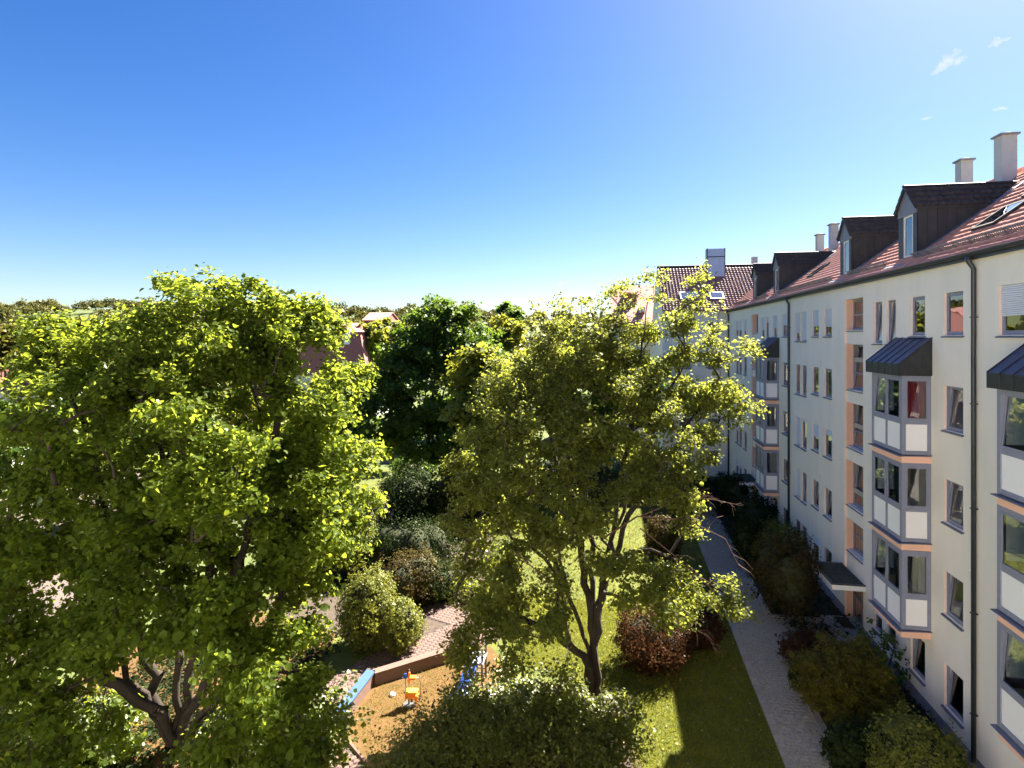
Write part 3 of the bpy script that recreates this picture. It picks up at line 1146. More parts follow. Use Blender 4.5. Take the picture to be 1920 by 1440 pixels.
def dormer(ya, yb, parts):
    yc = (ya + yb) / 2
    zb = RZ0 + (DXF - RX0) * SP / CP - .05
    ze, za = 16.62, 17.50
    db = MB()
    xr = lambda z: RX0 + (z - RZ0) * CP / SP           # where the main roof reaches height z
    # cheeks
    for y, th in ((ya, .04), (yb - .04, .04)):
        db.prism([(DXF + .02, y, zb - .3), (xr(ze) + .2, y, ze - .02), (DXF + .02, y, ze - .02)], (0, th, 0))
    # front surround: jambs and head
    db.box(DXF, DXF + .08, ya, ya + .26, zb - .1, ze - .18)
    db.box(DXF, DXF + .08, yb - .36, yb, zb - .1, ze - .18)
    db.box(DXF, DXF + .08, ya, yb, zb - .12, zb + .06)
    # ceiling inside so no light leaks
    db.box(DXF + .03, xr(ze), ya + .04, yb - .04, ze - .06, ze - .03)
    d = db.build('dormer', 'cladding', block)
    tag(d)
    # cheek panels on the side towards the camera
    nP = 7
    xa, xb_ = DXF + .03, xr(ze) - .15
    for k in range(nP):
        x0, x1 = xa + (xb_ - xa) * k / nP + .008, xa + (xb_ - xa) * (k + 1) / nP - .008
        z0 = lambda x: RZ0 + (x - RX0) * SP / CP + .04
        q = MB()
        if z0(x1) < ze - .03:
            q.prism([(x0, ya - .016, z0(x0)), (x1, ya - .016, z0(x1)), (x1, ya - .016, ze - .03), (x0, ya - .016, ze - .03)], (0, .014, 0))
            q.build('cheek_panel', 'cladding', d)
    # gable with standing seams
    ov = .10
    tanp = (za - ze) / ((yb - ya) / 2 + ov)
    zg = lambda y: za - abs(y - yc) * tanp - .05
    ng = 4
    for k in range(ng):
        y0, y1 = ya + (yb - ya) * k / ng, ya + (yb - ya) * (k + 1) / ng
        q = MB()
        pts = [(DXF - .03, y0 + .007, ze - .18), (DXF - .03, y1 - .007, ze - .18), (DXF - .03, y1 - .007, zg(y1)), (DXF - .03, y0 + .007, zg(y0))]
        q.prism(pts[::-1], (.05, 0, 0))
        q.build('gable_panel', 'gable', d)
    # window
    wa, wb, w0, w1 = ya + .26, yb - .36, zb + .06, ze - .18
    q = MB()
    for (a, b, c, e) in ((wa, wa + .07, w0, w1), (wb - .07, wb, w0, w1), (wa + .07, wb - .07, w0, w0 + .07), (wa + .07, wb - .07, w1 - .07, w1)):
        q.box(DXF + .01, DXF + .07, a, b, c, e)
    q.build('window_frame', 'white', d)
    q = MB()
    q.quad((DXF + .04, wa + .07, w0 + .07), (DXF + .04, wa + .07, w1 - .07), (DXF + .04, wb - .07, w1 - .07), (DXF + .04, wb - .07, w0 + .07))
    q.build('pane', 'glass', d)
    q = MB()
    q.prism([(DXF - .5, ya - .1, zb - .26), (DXF + .02, ya - .1, zb + .02), (DXF + .02, ya - .1, zb - .02), (DXF - .5, ya - .1, zb - .30)][::-1], (0, yb - ya + .2, 0))
    q.build('lead_apron', 'gable', d)
    q = MB()
    q.obox(rp((DXF - RX0) / CP + 2.0, ya - .14, .03), Vector((CP, 0, SP)) * 2.1, (0, .12, 0), Vector((-SP, 0, CP)) * .02)
    q.build('flashing', 'gable', d)
    # roof slopes
    x_end = xr(za) + .25
    half = (yb - ya) / 2 + ov
    sl = math.hypot(half, za - ze)
    up = Vector((0, half / sl, (za - ze) / sl))
    q = MB()
    for sg_ in (-1, 1):
        e0 = Vector((DXF - .12, yc + sg_ * half, ze))
        q.quad(e0, (x_end, yc + sg_ * half, ze), (x_end, yc, za), (DXF - .12, yc, za))
        q.quad(e0 - Vector((0, 0, .07)), (x_end, yc + sg_ * half, ze - .07), (x_end, yc + sg_ * half, ze), e0)
    q.quad((DXF - .12, yc - half, ze - .07), (DXF - .12, yc - half, ze), (DXF - .12, yc, za), (DXF - .12, yc, za - .09))
    q.quad((DXF - .12, yc + half, ze), (DXF - .12, yc + half, ze - .07), (DXF - .12, yc, za - .09), (DXF - .12, yc, za))
    q.build('dormer_roof', 'cladding', d)
    fr2 = []
    rows = 4
    Lr = sl / rows
    for sg_ in (-1, 1):
        for r in range(rows):
            z_row = ze + (za - ze) * r / rows
            x = DXF - .13
            while x < xr(z_row) + .3:
                upv = Vector((0, -sg_ * half / sl, (za - ze) / sl))
                nv = Vector((0, sg_ * (za - ze) / sl, half / sl))
                u = upv.cross(nv)
                org = Vector((x, yc + sg_ * half, ze)) + upv * (Lr * r) + nv * .012
                if u.x < 0:
                    org.x += .235
                fr2.append(frame_from(org, u, upv, nv))
                x += .235
    lay_tiles(d, fr2, .235, Lr, 'tile_dark', 150 if parts else 0)
    x = DXF - .14
    while x < x_end:
        q = MB()
        pts = []
        for a in range(7):
            t = math.pi * a / 6
            pts.append((x, yc + .10 * math.cos(t), za - .02 + .085 * math.sin(t)))
        q.prism(pts, (.36, 0, .0))
        q.build('ridge_tile', 'tile_dark', d, Matrix.Translation((0, 0, 0)) if True else None)
        x += .345
    return d


for ya, yb, parts in ((22.25, 23.55, True), (27.80, 29.05, True), (22.25 + P, 23.55 + P, False), (27.8 + P, 29.05 + P, False), (12.0, 13.3, False)):
    dormer(ya, yb, parts)

# chimneys on the main roof
for (x, y, wx, wy, zt) in ((14.2, 23.90, .50, .46, 19.50), (14.2, 26.40, .44, .42, 19.32), (14.2, 23.9 + P, .46, .46, 19.42), (14.2, 26.4 + P, .44, .42, 19.18)):
    q = MB()
    q.box(x, x + wx, y, y + wy, 16.8, zt)
    ch = q.build('chimney', 'chimney', roof)
    q = MB()
    q.box(x - .07, x + wx + .07, y - .07, y + wy + .07, zt, zt + .07)
    q.tube([(x + wx / 2, y + wy / 2, zt + .07), (x + wx / 2, y + wy / 2, zt + .13)], [.24, .16], 12)
    q.build('chimney_cap', 'concrete', roof)

# ------------------------------------------------------------------ unseen wing the view is taken from, added and sized for bounced sunlight
near = thing('unseen_wing', (-8, -6, 0), 'unseen white rendered wing behind the viewpoint, added to bounce sunlight onto the facade', 'building')
NY = -1.0
nb = MB()
nb.box(-20, 9.9, -12, NY, -.1, EAVE)
nb.build('wall', 'plaster', near)
nr = MB()
nr.prism([(-20.3, NY + .3, EAVE), (-20.3, -6.5, 18.3), (-20.3, -12.3, EAVE)], (30.2, 0, 0))
nr.build('roof', 'tile_under', near)
for r in range(5):
    x = -18.5
    while x < 8.5:
        q = MB()
        for (a, b, c, d) in ((x, x + .08, ROW_BOT[r], ROW_TOP[r]), (x + 1.0, x + 1.08, ROW_BOT[r], ROW_TOP[r]), (x + .08, x + 1.0, ROW_BOT[r], ROW_BOT[r] + .08), (x + .08, x + 1.0, ROW_TOP[r] - .08, ROW_TOP[r])):
            q.box(a, b, NY + .002, NY + .05, c, d)
        wq = q.build('window', 'frame', near)
        q = MB()
        q.box(x + .08, x + 1.0, NY + .004, NY + .02, ROW_BOT[r] + .08, ROW_TOP[r] - .08)
        q.build('pane', 'sill', wq)
        x += 3.1

# ------------------------------------------------------------------ cross wing at the far end
wing = thing('apartment_wing', (8, 56, 0), 'far cross wing with pantiled roof and metal chimney box, behind the middle tree', 'building')
FY, FX0, FX1 = 52.3, 4.55, 20.5
RY = 58.3
FRZ = 18.95
wm = MB()
wh = []
for xw in (6.0, 8.4):
    for r in range(5):
        wh.append((xw, xw + .95, ROW_BOT[r], ROW_TOP[r]))
xs = sorted({FX0, FX1, *[h[0] for h in wh], *[h[1] for h in wh]})
zs = sorted({0.0, EAVE, *[h[2] for h in wh], *[h[3] for h in wh]})
for a, b in zip(xs[:-1], xs[1:]):
    for c, d in zip(zs[:-1], zs[1:]):
        if any(h[0] < (a + b) / 2 < h[1] and h[2] < (c + d) / 2 < h[3] for h in wh):
            continue
        wm.quad((a, FY, c), (b, FY, c), (b, FY, d), (a, FY, d))
for a, b, c, d in wh:
    wm.quad((a, FY, c), (a, FY, d), (a, FY + .2, d), (a, FY + .2, c))
    wm.quad((b, FY, c), (b, FY + .2, c), (b, FY + .2, d), (b, FY, d))
    wm.quad((a, FY, c), (a, FY + .2, c), (b, FY + .2, c), (b, FY, c))
    wm.quad((a, FY, d), (b, FY, d), (b, FY + .2, d), (a, FY + .2, d))
wm.quad((FX0, FY, 0), (FX0, FY, EAVE + .1), (FX0, RY, FRZ + .12), (FX0, 2 * RY - FY, EAVE + .1), (FX0, 2 * RY - FY, 0))
wm.quad((FX0, FY + 2, 0), (FX1, FY + 2, 0), (FX1, FY + 2, EAVE), (FX0, FY + 2, EAVE))
wm.build('wall', 'plaster', wing)
for a, b, c, d in wh:
    make = MB()
    for q in ((a, a + .08, c, d), (b - .08, b, c, d), (a + .08, b - .08, c, c + .08), (a + .08, b - .08, d - .08, d)):
        make.box(q[0], q[1], FY + .12, FY + .18, q[2], q[3])
    wo_ = make.build('window', 'frame', wing)
    g = MB()
    g.quad((a, FY + .15, c), (b, FY + .15, c), (b, FY + .15, d), (a, FY + .15, d))
    g.build('pane', 'glass', wo_)
g = MB()
wr = MB()
FEY = FY - .45
fpl = math.hypot(RY - FEY, FRZ - EAVE)
fu = Vector((0, (RY - FEY) / fpl, (FRZ - EAVE) / fpl))
fnv = Vector((0, -(FRZ - EAVE) / fpl, (RY - FEY) / fpl))
wr.quad((FX0 + .02, FEY, EAVE), (FX1, FEY, EAVE), (FX1, RY, FRZ), (FX0 + .02, RY, FRZ))
wr.quad((FX0 + .02, RY, FRZ), (FX1, RY, FRZ), (FX1, 2 * RY - FEY, EAVE), (FX0 + .02, 2 * RY - FEY, EAVE))
wroof = wr.build('roof', 'tile_under', wing)
frw = []
ftl = .36
for r in range(int(fpl / ftl)):
    x = FX0 + .02
    while x < 16.5:
        frw.append(frame_from(Vector((x, FEY, EAVE)) + fu * (r * ftl) + fnv * .012, (1, 0, 0), fu, fnv))
        x += .29
lay_tiles(wroof, frw, .29, ftl, 'tile_far', 0, 'tiles')
q = MB()
q.tube([(FX0, RY, FRZ + .03), (FX1, RY, FRZ + .03)], .13, 8)
q.build('ridge_cap', 'tile_dark', wroof)
q = MB()
q.box(9.05, 10.6, 56.6, 57.5, 16.5, 20.42)
mc = q.build('metal_chimney', 'zinc', wroof)
q = MB()
q.box(9.02, 10.63, 56.57, 57.53, 19.62, 19.70)
q.box(9.0, 9.06, 56.55, 57.55, 16.6, 20.46)
q.box(10.59, 10.65, 56.55, 57.55, 16.6, 20.46)
q.build('chimney_band', 'gutter', wroof)
q = MB()
q.box(13.6, 14.1, 59, 59.5, 18, 19.9)
q.build('chimney', 'chimney', wroof)
for (xa, xb, s0, s1) in ((6.2, 7.9, 1.75, 2.95), (8.75, 9.95, 1.75, 2.9)):
    q = MB()
    b0 = Vector((0, FEY, EAVE))
    c = b0 + fu * ((s0 + s1) / 2) + fnv * .10 + Vector(((xa + xb) / 2, 0, 0))
    q.obox(c, ((xb - xa) / 2, 0, 0), fu * (s1 - s0) / 2, fnv * .08)
    sk = q.build('skylight', 'zinc', wing)
    g = MB()
    g.obox(c + fnv * .085, ((xb - xa) / 2 - .1, 0, 0), fu * ((s1 - s0) / 2 - .1), fnv * .003)
    g.build('pane', 'skyglass', sk)

# ------------------------------------------------------------------ houses behind the garden
def house(name, label, x0, x1, y0, y1, z_eave, z_ridge, wallm, roofm, cat='house', steep=0.0, z_ground=0.0):
    """gabled house, ridge along x; steep > 0 gives a mansard with a steep lower slope this high"""
    t = thing(name, ((x0 + x1) / 2, (y0 + y1) / 2, z_ground), label, cat)
    ym = (y0 + y1) / 2
    wb = MB()
    wb.box(x0, x1, y0, y1, z_ground - .5, z_eave)
    if not steep:
        for x in (x0, x1):
            wb.quad((x, y0, z_eave), (x, y1, z_eave), (x, ym, z_ridge))
    wb.build('wall', wallm, t)
    r = MB()
    o = .45
    if steep:
        zb = z_eave + steep
        i = steep * .28
        a = (x0 - .3, y0 - .3, z_eave), (x1 + .3, y0 - .3, z_eave), (x1 + .3, y1 + .3, z_eave), (x0 - .3, y1 + .3, z_eave)
        b = (x0 + i, y0 + i, zb), (x1 - i, y0 + i, zb), (x1 - i, y1 - i, zb), (x0 + i, y1 - i, zb)
        for k in range(4):
            r.quad(a[k], a[(k + 1) % 4], b[(k + 1) % 4], b[k])
        ro = r.build('steep_roof', 'brickred', t)
        u = MB()
        b = (x0 + i - .4, y0 + i - .4, zb), (x1 - i + .4, y0 + i - .4, zb), (x1 - i + .4, y1 - i + .4, zb), (x0 + i - .4, y1 - i + .4, zb)
        c0, c1 = (x0 + i + 1.6, ym, z_ridge), (x1 - i - 1.6, ym, z_ridge)
        u.quad(b[0], b[1], c1, c0)
        u.quad(b[1], b[2], c1)
        u.quad(b[2], b[3], c0, c1)
        u.quad(b[3], b[0], c0)
        u.quad(*b)
        u.build('roof', roofm, t)
    else:
        r.prism([(x0 - .3, y0 - o, z_eave - .15), (x0 - .3, ym, z_ridge + .1), (x0 - .3, y1 + o, z_eave - .15), (x0 - .3, y1 + o, z_eave - .3), (x0 - .3, ym, z_ridge - .08), (x0 - .3, y0 - o, z_eave - .3)], (x1 - x0 + .6, 0, 0))
        ro = r.build('roof', roofm, t)
    return t, ro


def xz(px, py, Y):
    r = ray(px, py)
    k = Y / r.y
    return r.x * k, H + r.z * k


# mansard house between the maple and the dark tree
xa, zr_ = xz(610, 610, 84)
xb, zb_ = xz(692, 622, 81)
hs, ro = house('town_house', 'big house with steep red mansard roof and white chimney beyond the garden', xa - 3, xb, 80, 92, zb_ - 6.5, zr_ + .4, 'housewall', 'farroof', steep=6.5)
cx, cz = xz(646, 640, 80.5)
q = MB()
q.box(cx - .45, cx + .45, 81.2, 82.2, zb_ - 2.2, zb_ + .35)
q.build('chimney', 'white', hs)
for px, py in ((658, 630), (656, 639), (657, 665)):
    x, z = xz(px, py, 80.9)
    q = MB()
    q.box(x - .3, x + .3, 80.9 + (z - (zb_ - 6.5)) * .28 - .7, 80.9 + (z - (zb_ - 6.5)) * .28 + .3, z - .25, z + .25)
    q.build('roof_window', 'white', hs)
# small far house on the slope
xa, z1 = xz(690, 590, 150)
xb, z2 = xz(730, 599, 150)
hs, ro = house('hillside_house', 'low house with orange roof among the hillside trees', xa, xb, 147, 157, z2 - .1, z1 + .6, 'brickred', 'farroof', z_ground=z2 - 5)
# left edge
xa, za = xz(-40, 700, 46)
xb, zb_ = xz(62, 742, 46)
hs, ro = house('slate_house', 'dark slate roofed house with white verge at left edge behind the maple', xa, xb, 44, 52, xz(20, 790, 46)[1], zb_ - .3, 'housewall', 'slate')
q = MB()
q.prism([(xb + .31, 43.5, xz(20, 790, 46)[1] - .1), (xb + .31, 48, zb_ - .15), (xb + .31, 48, zb_ - .35), (xb + .31, 43.5, xz(20, 790, 46)[1] - .3)], (.06, 0, 0))
q.build('verge_board', 'white', hs)
xa, za = xz(-90, 680, 62)
xb, zb_ = xz(66, 690, 62)
hs, ro = house('brown_house', 'brown roofed house with square white chimney behind the slate roof', xa, xb, 60, 72, xz(20, 745, 62)[1], xz(20, 678, 64)[1], 'housewall', 'brickred')
x, z = xz(32, 692, 63)
q = MB()
q.box(x - .55, x + .55, 63.2, 64.2, z - 3.4, z)
q.build('chimney', 'white', hs)
q = MB()
q.box(x - .65, x + .65, 63.1, 64.3, z, z + .15)
q.build('chimney_cap', 'concrete', hs)
# neighbour beyond the cross wing
xa, z1 = xz(1150, 557, 70)
xb, z2 = xz(1250, 606, 68)
hs, ro = house('red_roof_building', 'red roofed white building partly hidden by the middle tree and the cross wing', xa, xb + 3, 68, 80, z2, z1 + 1.6, 'housewall', 'farroof', cat='building')
q = MB()
x0_, z0_ = xz(1169, 562, 71)
x1_, z1_ = xz(1194, 548, 71)
q.box(x0_, x1_, 71, 73, z0_ - 2, z1_)
q.build('chimney', 'brickred', hs)
q = MB()
x0_, z0_ = xz(1196, 650, 67.9)
x1_, z1_ = xz(1208, 612, 67.9)
q.box(x0_, x1_, 67.9, 68.02, z0_, z1_)
wq = q.build('window', 'white', hs)
q = MB()
q.box(x0_ + .15, x1_ - .15, 67.86, 67.89, z0_ + .1, z1_ - .3)
q.build('pane', 'glass', hs if False else wq)
q = MB()
x0_, z0_ = xz(1198, 588, 68.8)
x1_, z1_ = xz(1209, 581, 69.4)
q.box(x0_, x1_, 68.6, 70.2, z0_ + .1, z1_ + .3)
q.build('skylight', 'zinc', hs)

# ------------------------------------------------------------------ play pit and garden furniture
def wall_seg(name, label, p0, p1, zt, thick, wallm, topm, part):
    a, b = Vector((p0[0], p0[1], 0)), Vector((p1[0], p1[1], 0))
    d = (b - a).normalized()
    s = Vector((-d.y, d.x, 0))
    t = thing(name, ((a + b) / 2), label, 'wall', 'low walls round the play pit')
    L = (b - a).length
    q = MB()
    q.obox((a + b) / 2 + Vector((0, 0, zt / 2 - .06)), d * (L / 2 - .005), s * (thick / 2 - .02), (0, 0, zt / 2 + .04))
    q.build('wall_body', wallm, t)
    n = max(1, int(L / 1.2))
    for k in range(n):
        c = a + d * (L * (k + .5) / n) + Vector((0, 0, zt + .0))
        q = MB()
        q.obox(c, d * (L / n / 2 - .004), s * thick / 2, (0, 0, .025))
        q.build(part, topm, t)
    return t


wall_seg('pit_wall', 'low pit wall topped with pale blue boards, beside the pink paving', (-8.32, 16.45), (-8.22, 19.0), .43, .34, 'pinkwall', 'lightblue', 'board')
wall_seg('pit_wall', 'low pinkish wall along the back of the play pit', (-8.1, 18.92), (-5.0, 21.6), .43, .30, 'pinkwall', 'pinkwall', 'coping_stone')
wall_seg('pit_wall', 'low pinkish edging wall at the front of the play pit, half under shrubs', (-6.75, 15.30), (-4.2, 16.15), .22, .16, 'pinkwall', 'pinkwall', 'coping_stone')
kb = thing('kerb_edge', (-7.5, 16.1, 0), 'thin stone kerb between pink paving and the dry play pit', 'kerb')
for k in range(8):
    a = Vector((-8.30, 16.55, .0)).lerp(Vector((-6.82, 15.36, 0)), k / 8)
    b = Vector((-8.30, 16.55, .0)).lerp(Vector((-6.82, 15.36, 0)), (k + .96) / 8)
    MB().bar(a + Vector((0, 0, .04)), b + Vector((0, 0, .04)), .07, .12).build('kerb_stone', 'pinkwall', kb)

# curved retaining wall in the shrub bed
cw = thing('curved_wall', (-12.6, 30, 0), 'pale curved retaining wall between the garden shrubs', 'wall')
pts = []
for k in range(11):
    u = k / 10
    pts.append(Vector((-13.9 + 2.9 * u, 31.4 - 3.4 * u - .9 * math.sin(u * math.pi), 0)))
q = MB()
for a, b in zip(pts[:-1], pts[1:]):
    q.bar(a + Vector((0, 0, .45)), b + Vector((0, 0, .45)), .22, .95)
q.build('wall_body', 'concrete', cw)
for a, b in zip(pts[:-1], pts[1:]):
    MB().bar(a + Vector((0, 0, .96)), b + Vector((0, 0, .96)), .34, .06).build('coping_stone', 'white', cw)

# sand digger toy
DG = Vector((-6.50, 18.05, .02))
dg = thing('sand_digger', DG, 'orange and yellow sand digger toy with blue knob standing in the play pit', 'play toy')


def dgp(a, b, c):
    # a = to the right in the picture, b = away, c = up
    return DG + Vector((CT, ST, 0)) * a + Vector((-ST, CT, 0)) * b + Vector((0, 0, c))


MB().tube([dgp(0, 0, -.05), dgp(0, 0, .42)], .035, 10).build('post', 'steel', dg)
MB().tube([dgp(0, 0, -.04), dgp(0, 0, .02)], .2, 14).build('base_plate', 'steel', dg)
q = MB()
q.obox(dgp(.10, -.02, .46), Vector((CT, ST, 0)) * .19, Vector((-ST, CT, -.12)) * .15, (0, 0, .018))
q.build('seat', 'yellow', dg)
q = MB()
q.obox(dgp(.02, -.13, .36), Vector((CT, ST, -.1)) * .13, Vector((-ST, CT, 0)) * .012, (0, 0, .10))
q.build('side_plate', 'orange', dg)
q = MB()
q.prism([dgp(.14, -.12, .33), dgp(.32, -.12, .33), dgp(.28, -.12, .16), dgp(.19, -.12, .18)], Vector((-ST, CT, 0)) * .2)
q.build('bucket', 'orange', dg)
MB().tube([dgp(.0, .05, .4), dgp(-.02, .06, .95), dgp(.0, .06, 1.12)], .018, 8).build('lever_post', 'steel', dg)
q = MB()
q.obox(dgp(0.0, .04, .86), Vector((CT, ST, 0)) * .03, Vector((-ST, CT, 0)) * .03, (0, 0, .17))
q.build('lever_plate', 'orange', dg)
q = MB()
q.obox(dgp(.12, .04, .86), Vector((CT, ST, 0)) * .10, Vector((-ST, CT, 0)) * .09, (0, 0, .035))
q.build('backrest', 'orange', dg)
MB().tube([dgp(-.13, .02, .1), dgp(-.11, .02, .45), dgp(-.12, .02, .86)], .016, 8).build('steering_post', 'steel', dg)
MB().tube([dgp(-.12, -.02, .93), dgp(-.12, .02, .93)], .085, 16).build('knob', 'blue', dg)
MB().tube([dgp(-.24, .02, .86), dgp(-.02, .02, .88)], .014, 6).build('crossbar', 'steel', dg)
MB().tube([dgp(-.16, -.06, .42), dgp(-.05, .10, .44)], .022, 6).build('pedal', 'steel', dg)
MB().tube([dgp(.20, .04, .88), dgp(.30, .04, .85), dgp(.37, .03, .72), dgp(.38, .02, .35), dgp(.33, .0, .08), dgp(.22, 0, -.05)], .016, 8).build('hoop', 'steel', dg)
MB().tube([dgp(.22, -.05, -.05), dgp(.24, -.05, .25)], .02, 8).build('leg', 'orange', dg)

# blue slide under the middle tree
SB = Vector((-4.75, 18.8, 0))
sd = thing('slide', SB, 'blue play slide half hidden under the middle tree', 'slide')
a, b = Vector((-4.66, 19.25, .85)), Vector((-4.78, 18.05, .16))
q = MB()
dirv = (b - a).normalized()
sv = dirv.cross(Vector((0, 0, 1))).normalized()
nv = sv.cross(dirv)
q.obox((a + b) / 2, (b - a) / 2, sv * .17, nv * .02)
q.build('chute', 'blue', sd)
for s in (-1, 1):
    q = MB()
    q.obox((a + b) / 2 + sv * .19 * s + nv * .05, (b - a) / 2, sv * .02, nv * .07)
    q.build('side_rail', 'blue', sd)
q = MB()
q.obox(a + Vector((.06, .4, .0)), (.3, 0, 0), (0, .38, 0), (0, 0, .03))
q.build('platform', 'zinc', sd)
for s in (-1, 1):
    for e in (.1, .7):
        MB().tube([a + Vector((.06 + .26 * s, e, -.85)), a + Vector((.06 + .26 * s, e, .5))], .04, 8).build('post', 'steel', sd)
q = MB()
for k in range(5):
    q.bar(a + Vector((-.22, .82, -.75 + k * .17)), a + Vector((.34, .82, -.75 + k * .17)), .04)
q.build('ladder', 'steel', sd)
# white stone ball and toy scraps in the pit
st = MB()
st.tube([Vector((-7.22, 18.42, .0)), Vector((-7.22, 18.42, .06)), Vector((-7.22, 18.42, .11))], [.10, .11, .05], 10)
tag(st.build('stone', 'white', smooth=True), 'small white stone on the dry sand left of the digger toy', 'stone')
# blue tarpaulin roofed bench seen through the maple's right side
p0 = gnd(585, 1010)
bn = thing('garden_bench', p0, 'white topped bench with blue cushion glimpsed through the right side of the maple', 'bench')
q = MB()
q.box(p0.x - .9, p0.x + .9, p0.y - .25, p0.y + .25, 1.55, 1.62)
q.build('top', 'white', bn)
q = MB()
q.box(p0.x - .1, p0.x + .5, p0.y - .3, p0.y - .26, 1.2, 1.5)
q.build('cushion', 'blue', bn)
for s in (-.8, .8):
    MB().tube([p0 + Vector((s, 0, 0)), p0 + Vector((s, 0, 1.56))], .05, 8).build('leg', 'steel', bn)


# ------------------------------------------------------------------ plants
def leaves(C, out, size, mat_name, name, n_per, spread, up=.6, shape='leaf', droop=0.0, tint_bias=None, seed=0, outw=.55):
    """leaf mesh: C cluster centres (n,3), out outward directions (n,3)"""
    r = np.random.default_rng(seed)
    n = len(C) * n_per
    P0 = np.repeat(C, n_per, 0)
    O = np.repeat(out, n_per, 0)
    G = r.normal(size=(n, 3)) * np.array(spread)
    G[:, 2] -= droop * (G[:, 0] ** 2 + G[:, 1] ** 2)
    P0 = P0 + G
    N = O * outw + np.array([0, 0, up]) + r.normal(size=(n, 3)) * .55
    N /= np.linalg.norm(N, axis=1, keepdims=True) + 1e-9
    A = r.normal(size=(n, 3)) + O * .5 + np.array([0, 0, -.35])
    A -= N * (A * N).sum(1, keepdims=True)
    A /= np.linalg.norm(A, axis=1, keepdims=True) + 1e-9
    B = np.cross(N, A)
    s = (size * np.exp(r.normal(size=n) * .28))[:, None]
    tint = np.clip(r.normal(.5, .2, n) + np.repeat(r.normal(0, .12, len(C)), n_per) + (0 if tint_bias is None else np.repeat(tint_bias, n_per)), 0, 1)
    if shape == 'leaf':
        b = P0 - A * s * .5
        t = P0 + A * s * .55 - N * s * .12
        l1 = P0 - A * s * .22 + B * s * .42 + N * s * .10
        l2 = P0 + A * s * .20 + B * s * .34 + N * s * .06
        r1 = P0 - A * s * .22 - B * s * .42 + N * s * .10
        r2 = P0 + A * s * .20 - B * s * .34 + N * s * .06
        V = np.stack([b, l1, l2, t, r2, r1], 1).reshape(-1, 3)
        i = np.arange(n)[:, None] * 6
        Q = np.concatenate([i + np.array([0, 3, 2, 1]), i + np.array([0, 5, 4, 3])], 0)
        tint = np.concatenate([tint, tint])
    else:
        k = .38 if shape == 'small' else .5
        V = np.stack([P0 - A * s * .5, P0 + B * s * k + N * s * .08, P0 + A * s * .5 - N * s * .1, P0 - B * s * k + N * s * .08], 1).reshape(-1, 3)
        Q = np.arange(n)[:, None] * 4 + np.arange(4)
    return np_mesh(name, V, Q, mat_name, tint)


def skeleton(base, limbs, C, trunk_r, seed, side=6, up_bias=.25, low=0.0):
    """branches that reach every cluster centre: limbs first, then each twig from the nearest wood"""
    r = np.random.default_rng(seed)
    maxn = 60000
    pos = np.zeros((maxn, 3))
    par = np.full(maxn, -1, dtype=int)
    n = 1
    pos[0] = base

    def chain(i, p, step, bow):
        nonlocal n
        a = pos[i].copy()
        L = np.linalg.norm(p - a)
        k = max(1, int(L / step))
        for j in range(1, k + 1):
            u = j / k
            q = a + (p - a) * u
            q[2] += bow * L * math.sin(math.pi * u) * (1 - .3 * u)
            if j < k:
                q += r.normal(size=3) * .06 * min(L, 1.2)
            pos[n] = q
            par[n] = i if j == 1 else n - 1
            n += 1
        return n - 1
    tips = []
    for path in limbs:
        i = 0
        first = True
        for p in path:
            if not first or len(path) == 1:
                pass
            i = chain(i, np.array(p, float), .45, .04)
            first = False
    order = np.argsort(np.linalg.norm(C - np.array(base), axis=1) + r.normal(size=len(C)) * .3)
    for ci in order:
        p = C[ci]
        d = pos[:n] - p
        D = np.sqrt((d ** 2).sum(1)) + np.clip(d[:, 2] + .15, 0, None) * (.9 if low else 1.4) + np.clip(low - pos[:n, 2], 0, None) * 2.5
        i = int(np.argmin(D))
        if n > maxn - 60:
            break
        tips.append(chain(i, p, .42, up_bias * .35))
    w = np.zeros(n)
    for t_ in tips:
        w[t_] += 1
    for i in range(n - 1, 0, -1):
        if w[i] == 0:
            w[i] = 1
        w[par[i]] += w[i]
    rad = .008 * np.power(np.maximum(w, 1), .5)
    rad *= trunk_r / max(rad[0], 1e-6) if rad[0] > trunk_r else 1
    rad = np.maximum(rad, .006)
    # segments as tapered prisms
    idx = np.arange(1, n)
    a, b = pos[par[idx]], pos[idx]
    ra, rb = np.minimum(rad[par[idx]], rad[idx] * 1.6), rad[idx]
    d = b - a
    L = np.linalg.norm(d, axis=1, keepdims=True) + 1e-9
    d = d / L
    upv = np.where(np.abs(d[:, 2:3]) < .9, np.array([[0, 0, 1.0]]), np.array([[1.0, 0, 0]]))
    s = np.cross(d, upv)
    s /= np.linalg.norm(s, axis=1, keepdims=True)
    u = np.cross(s, d)
    rings = []
    for k in range(side):
        t_ = 2 * math.pi * k / side
        rings.append(s * math.cos(t_) + u * math.sin(t_))
    R = np.stack(rings, 1)
    b = b + d * rb[:, None] * .6
    V = np.concatenate([a[:, None] + R * ra[:, None, None], b[:, None] + R * rb[:, None, None]], 1).reshape(-1, 3)
    o = np.arange(len(idx))[:, None] * side * 2
    Q = np.concatenate([o + np.array([k, (k + 1) % side, side + (k + 1) % side, side + k]) for k in range(side)], 0)
    big = rad[idx] > .045
    return V, Q, big, side


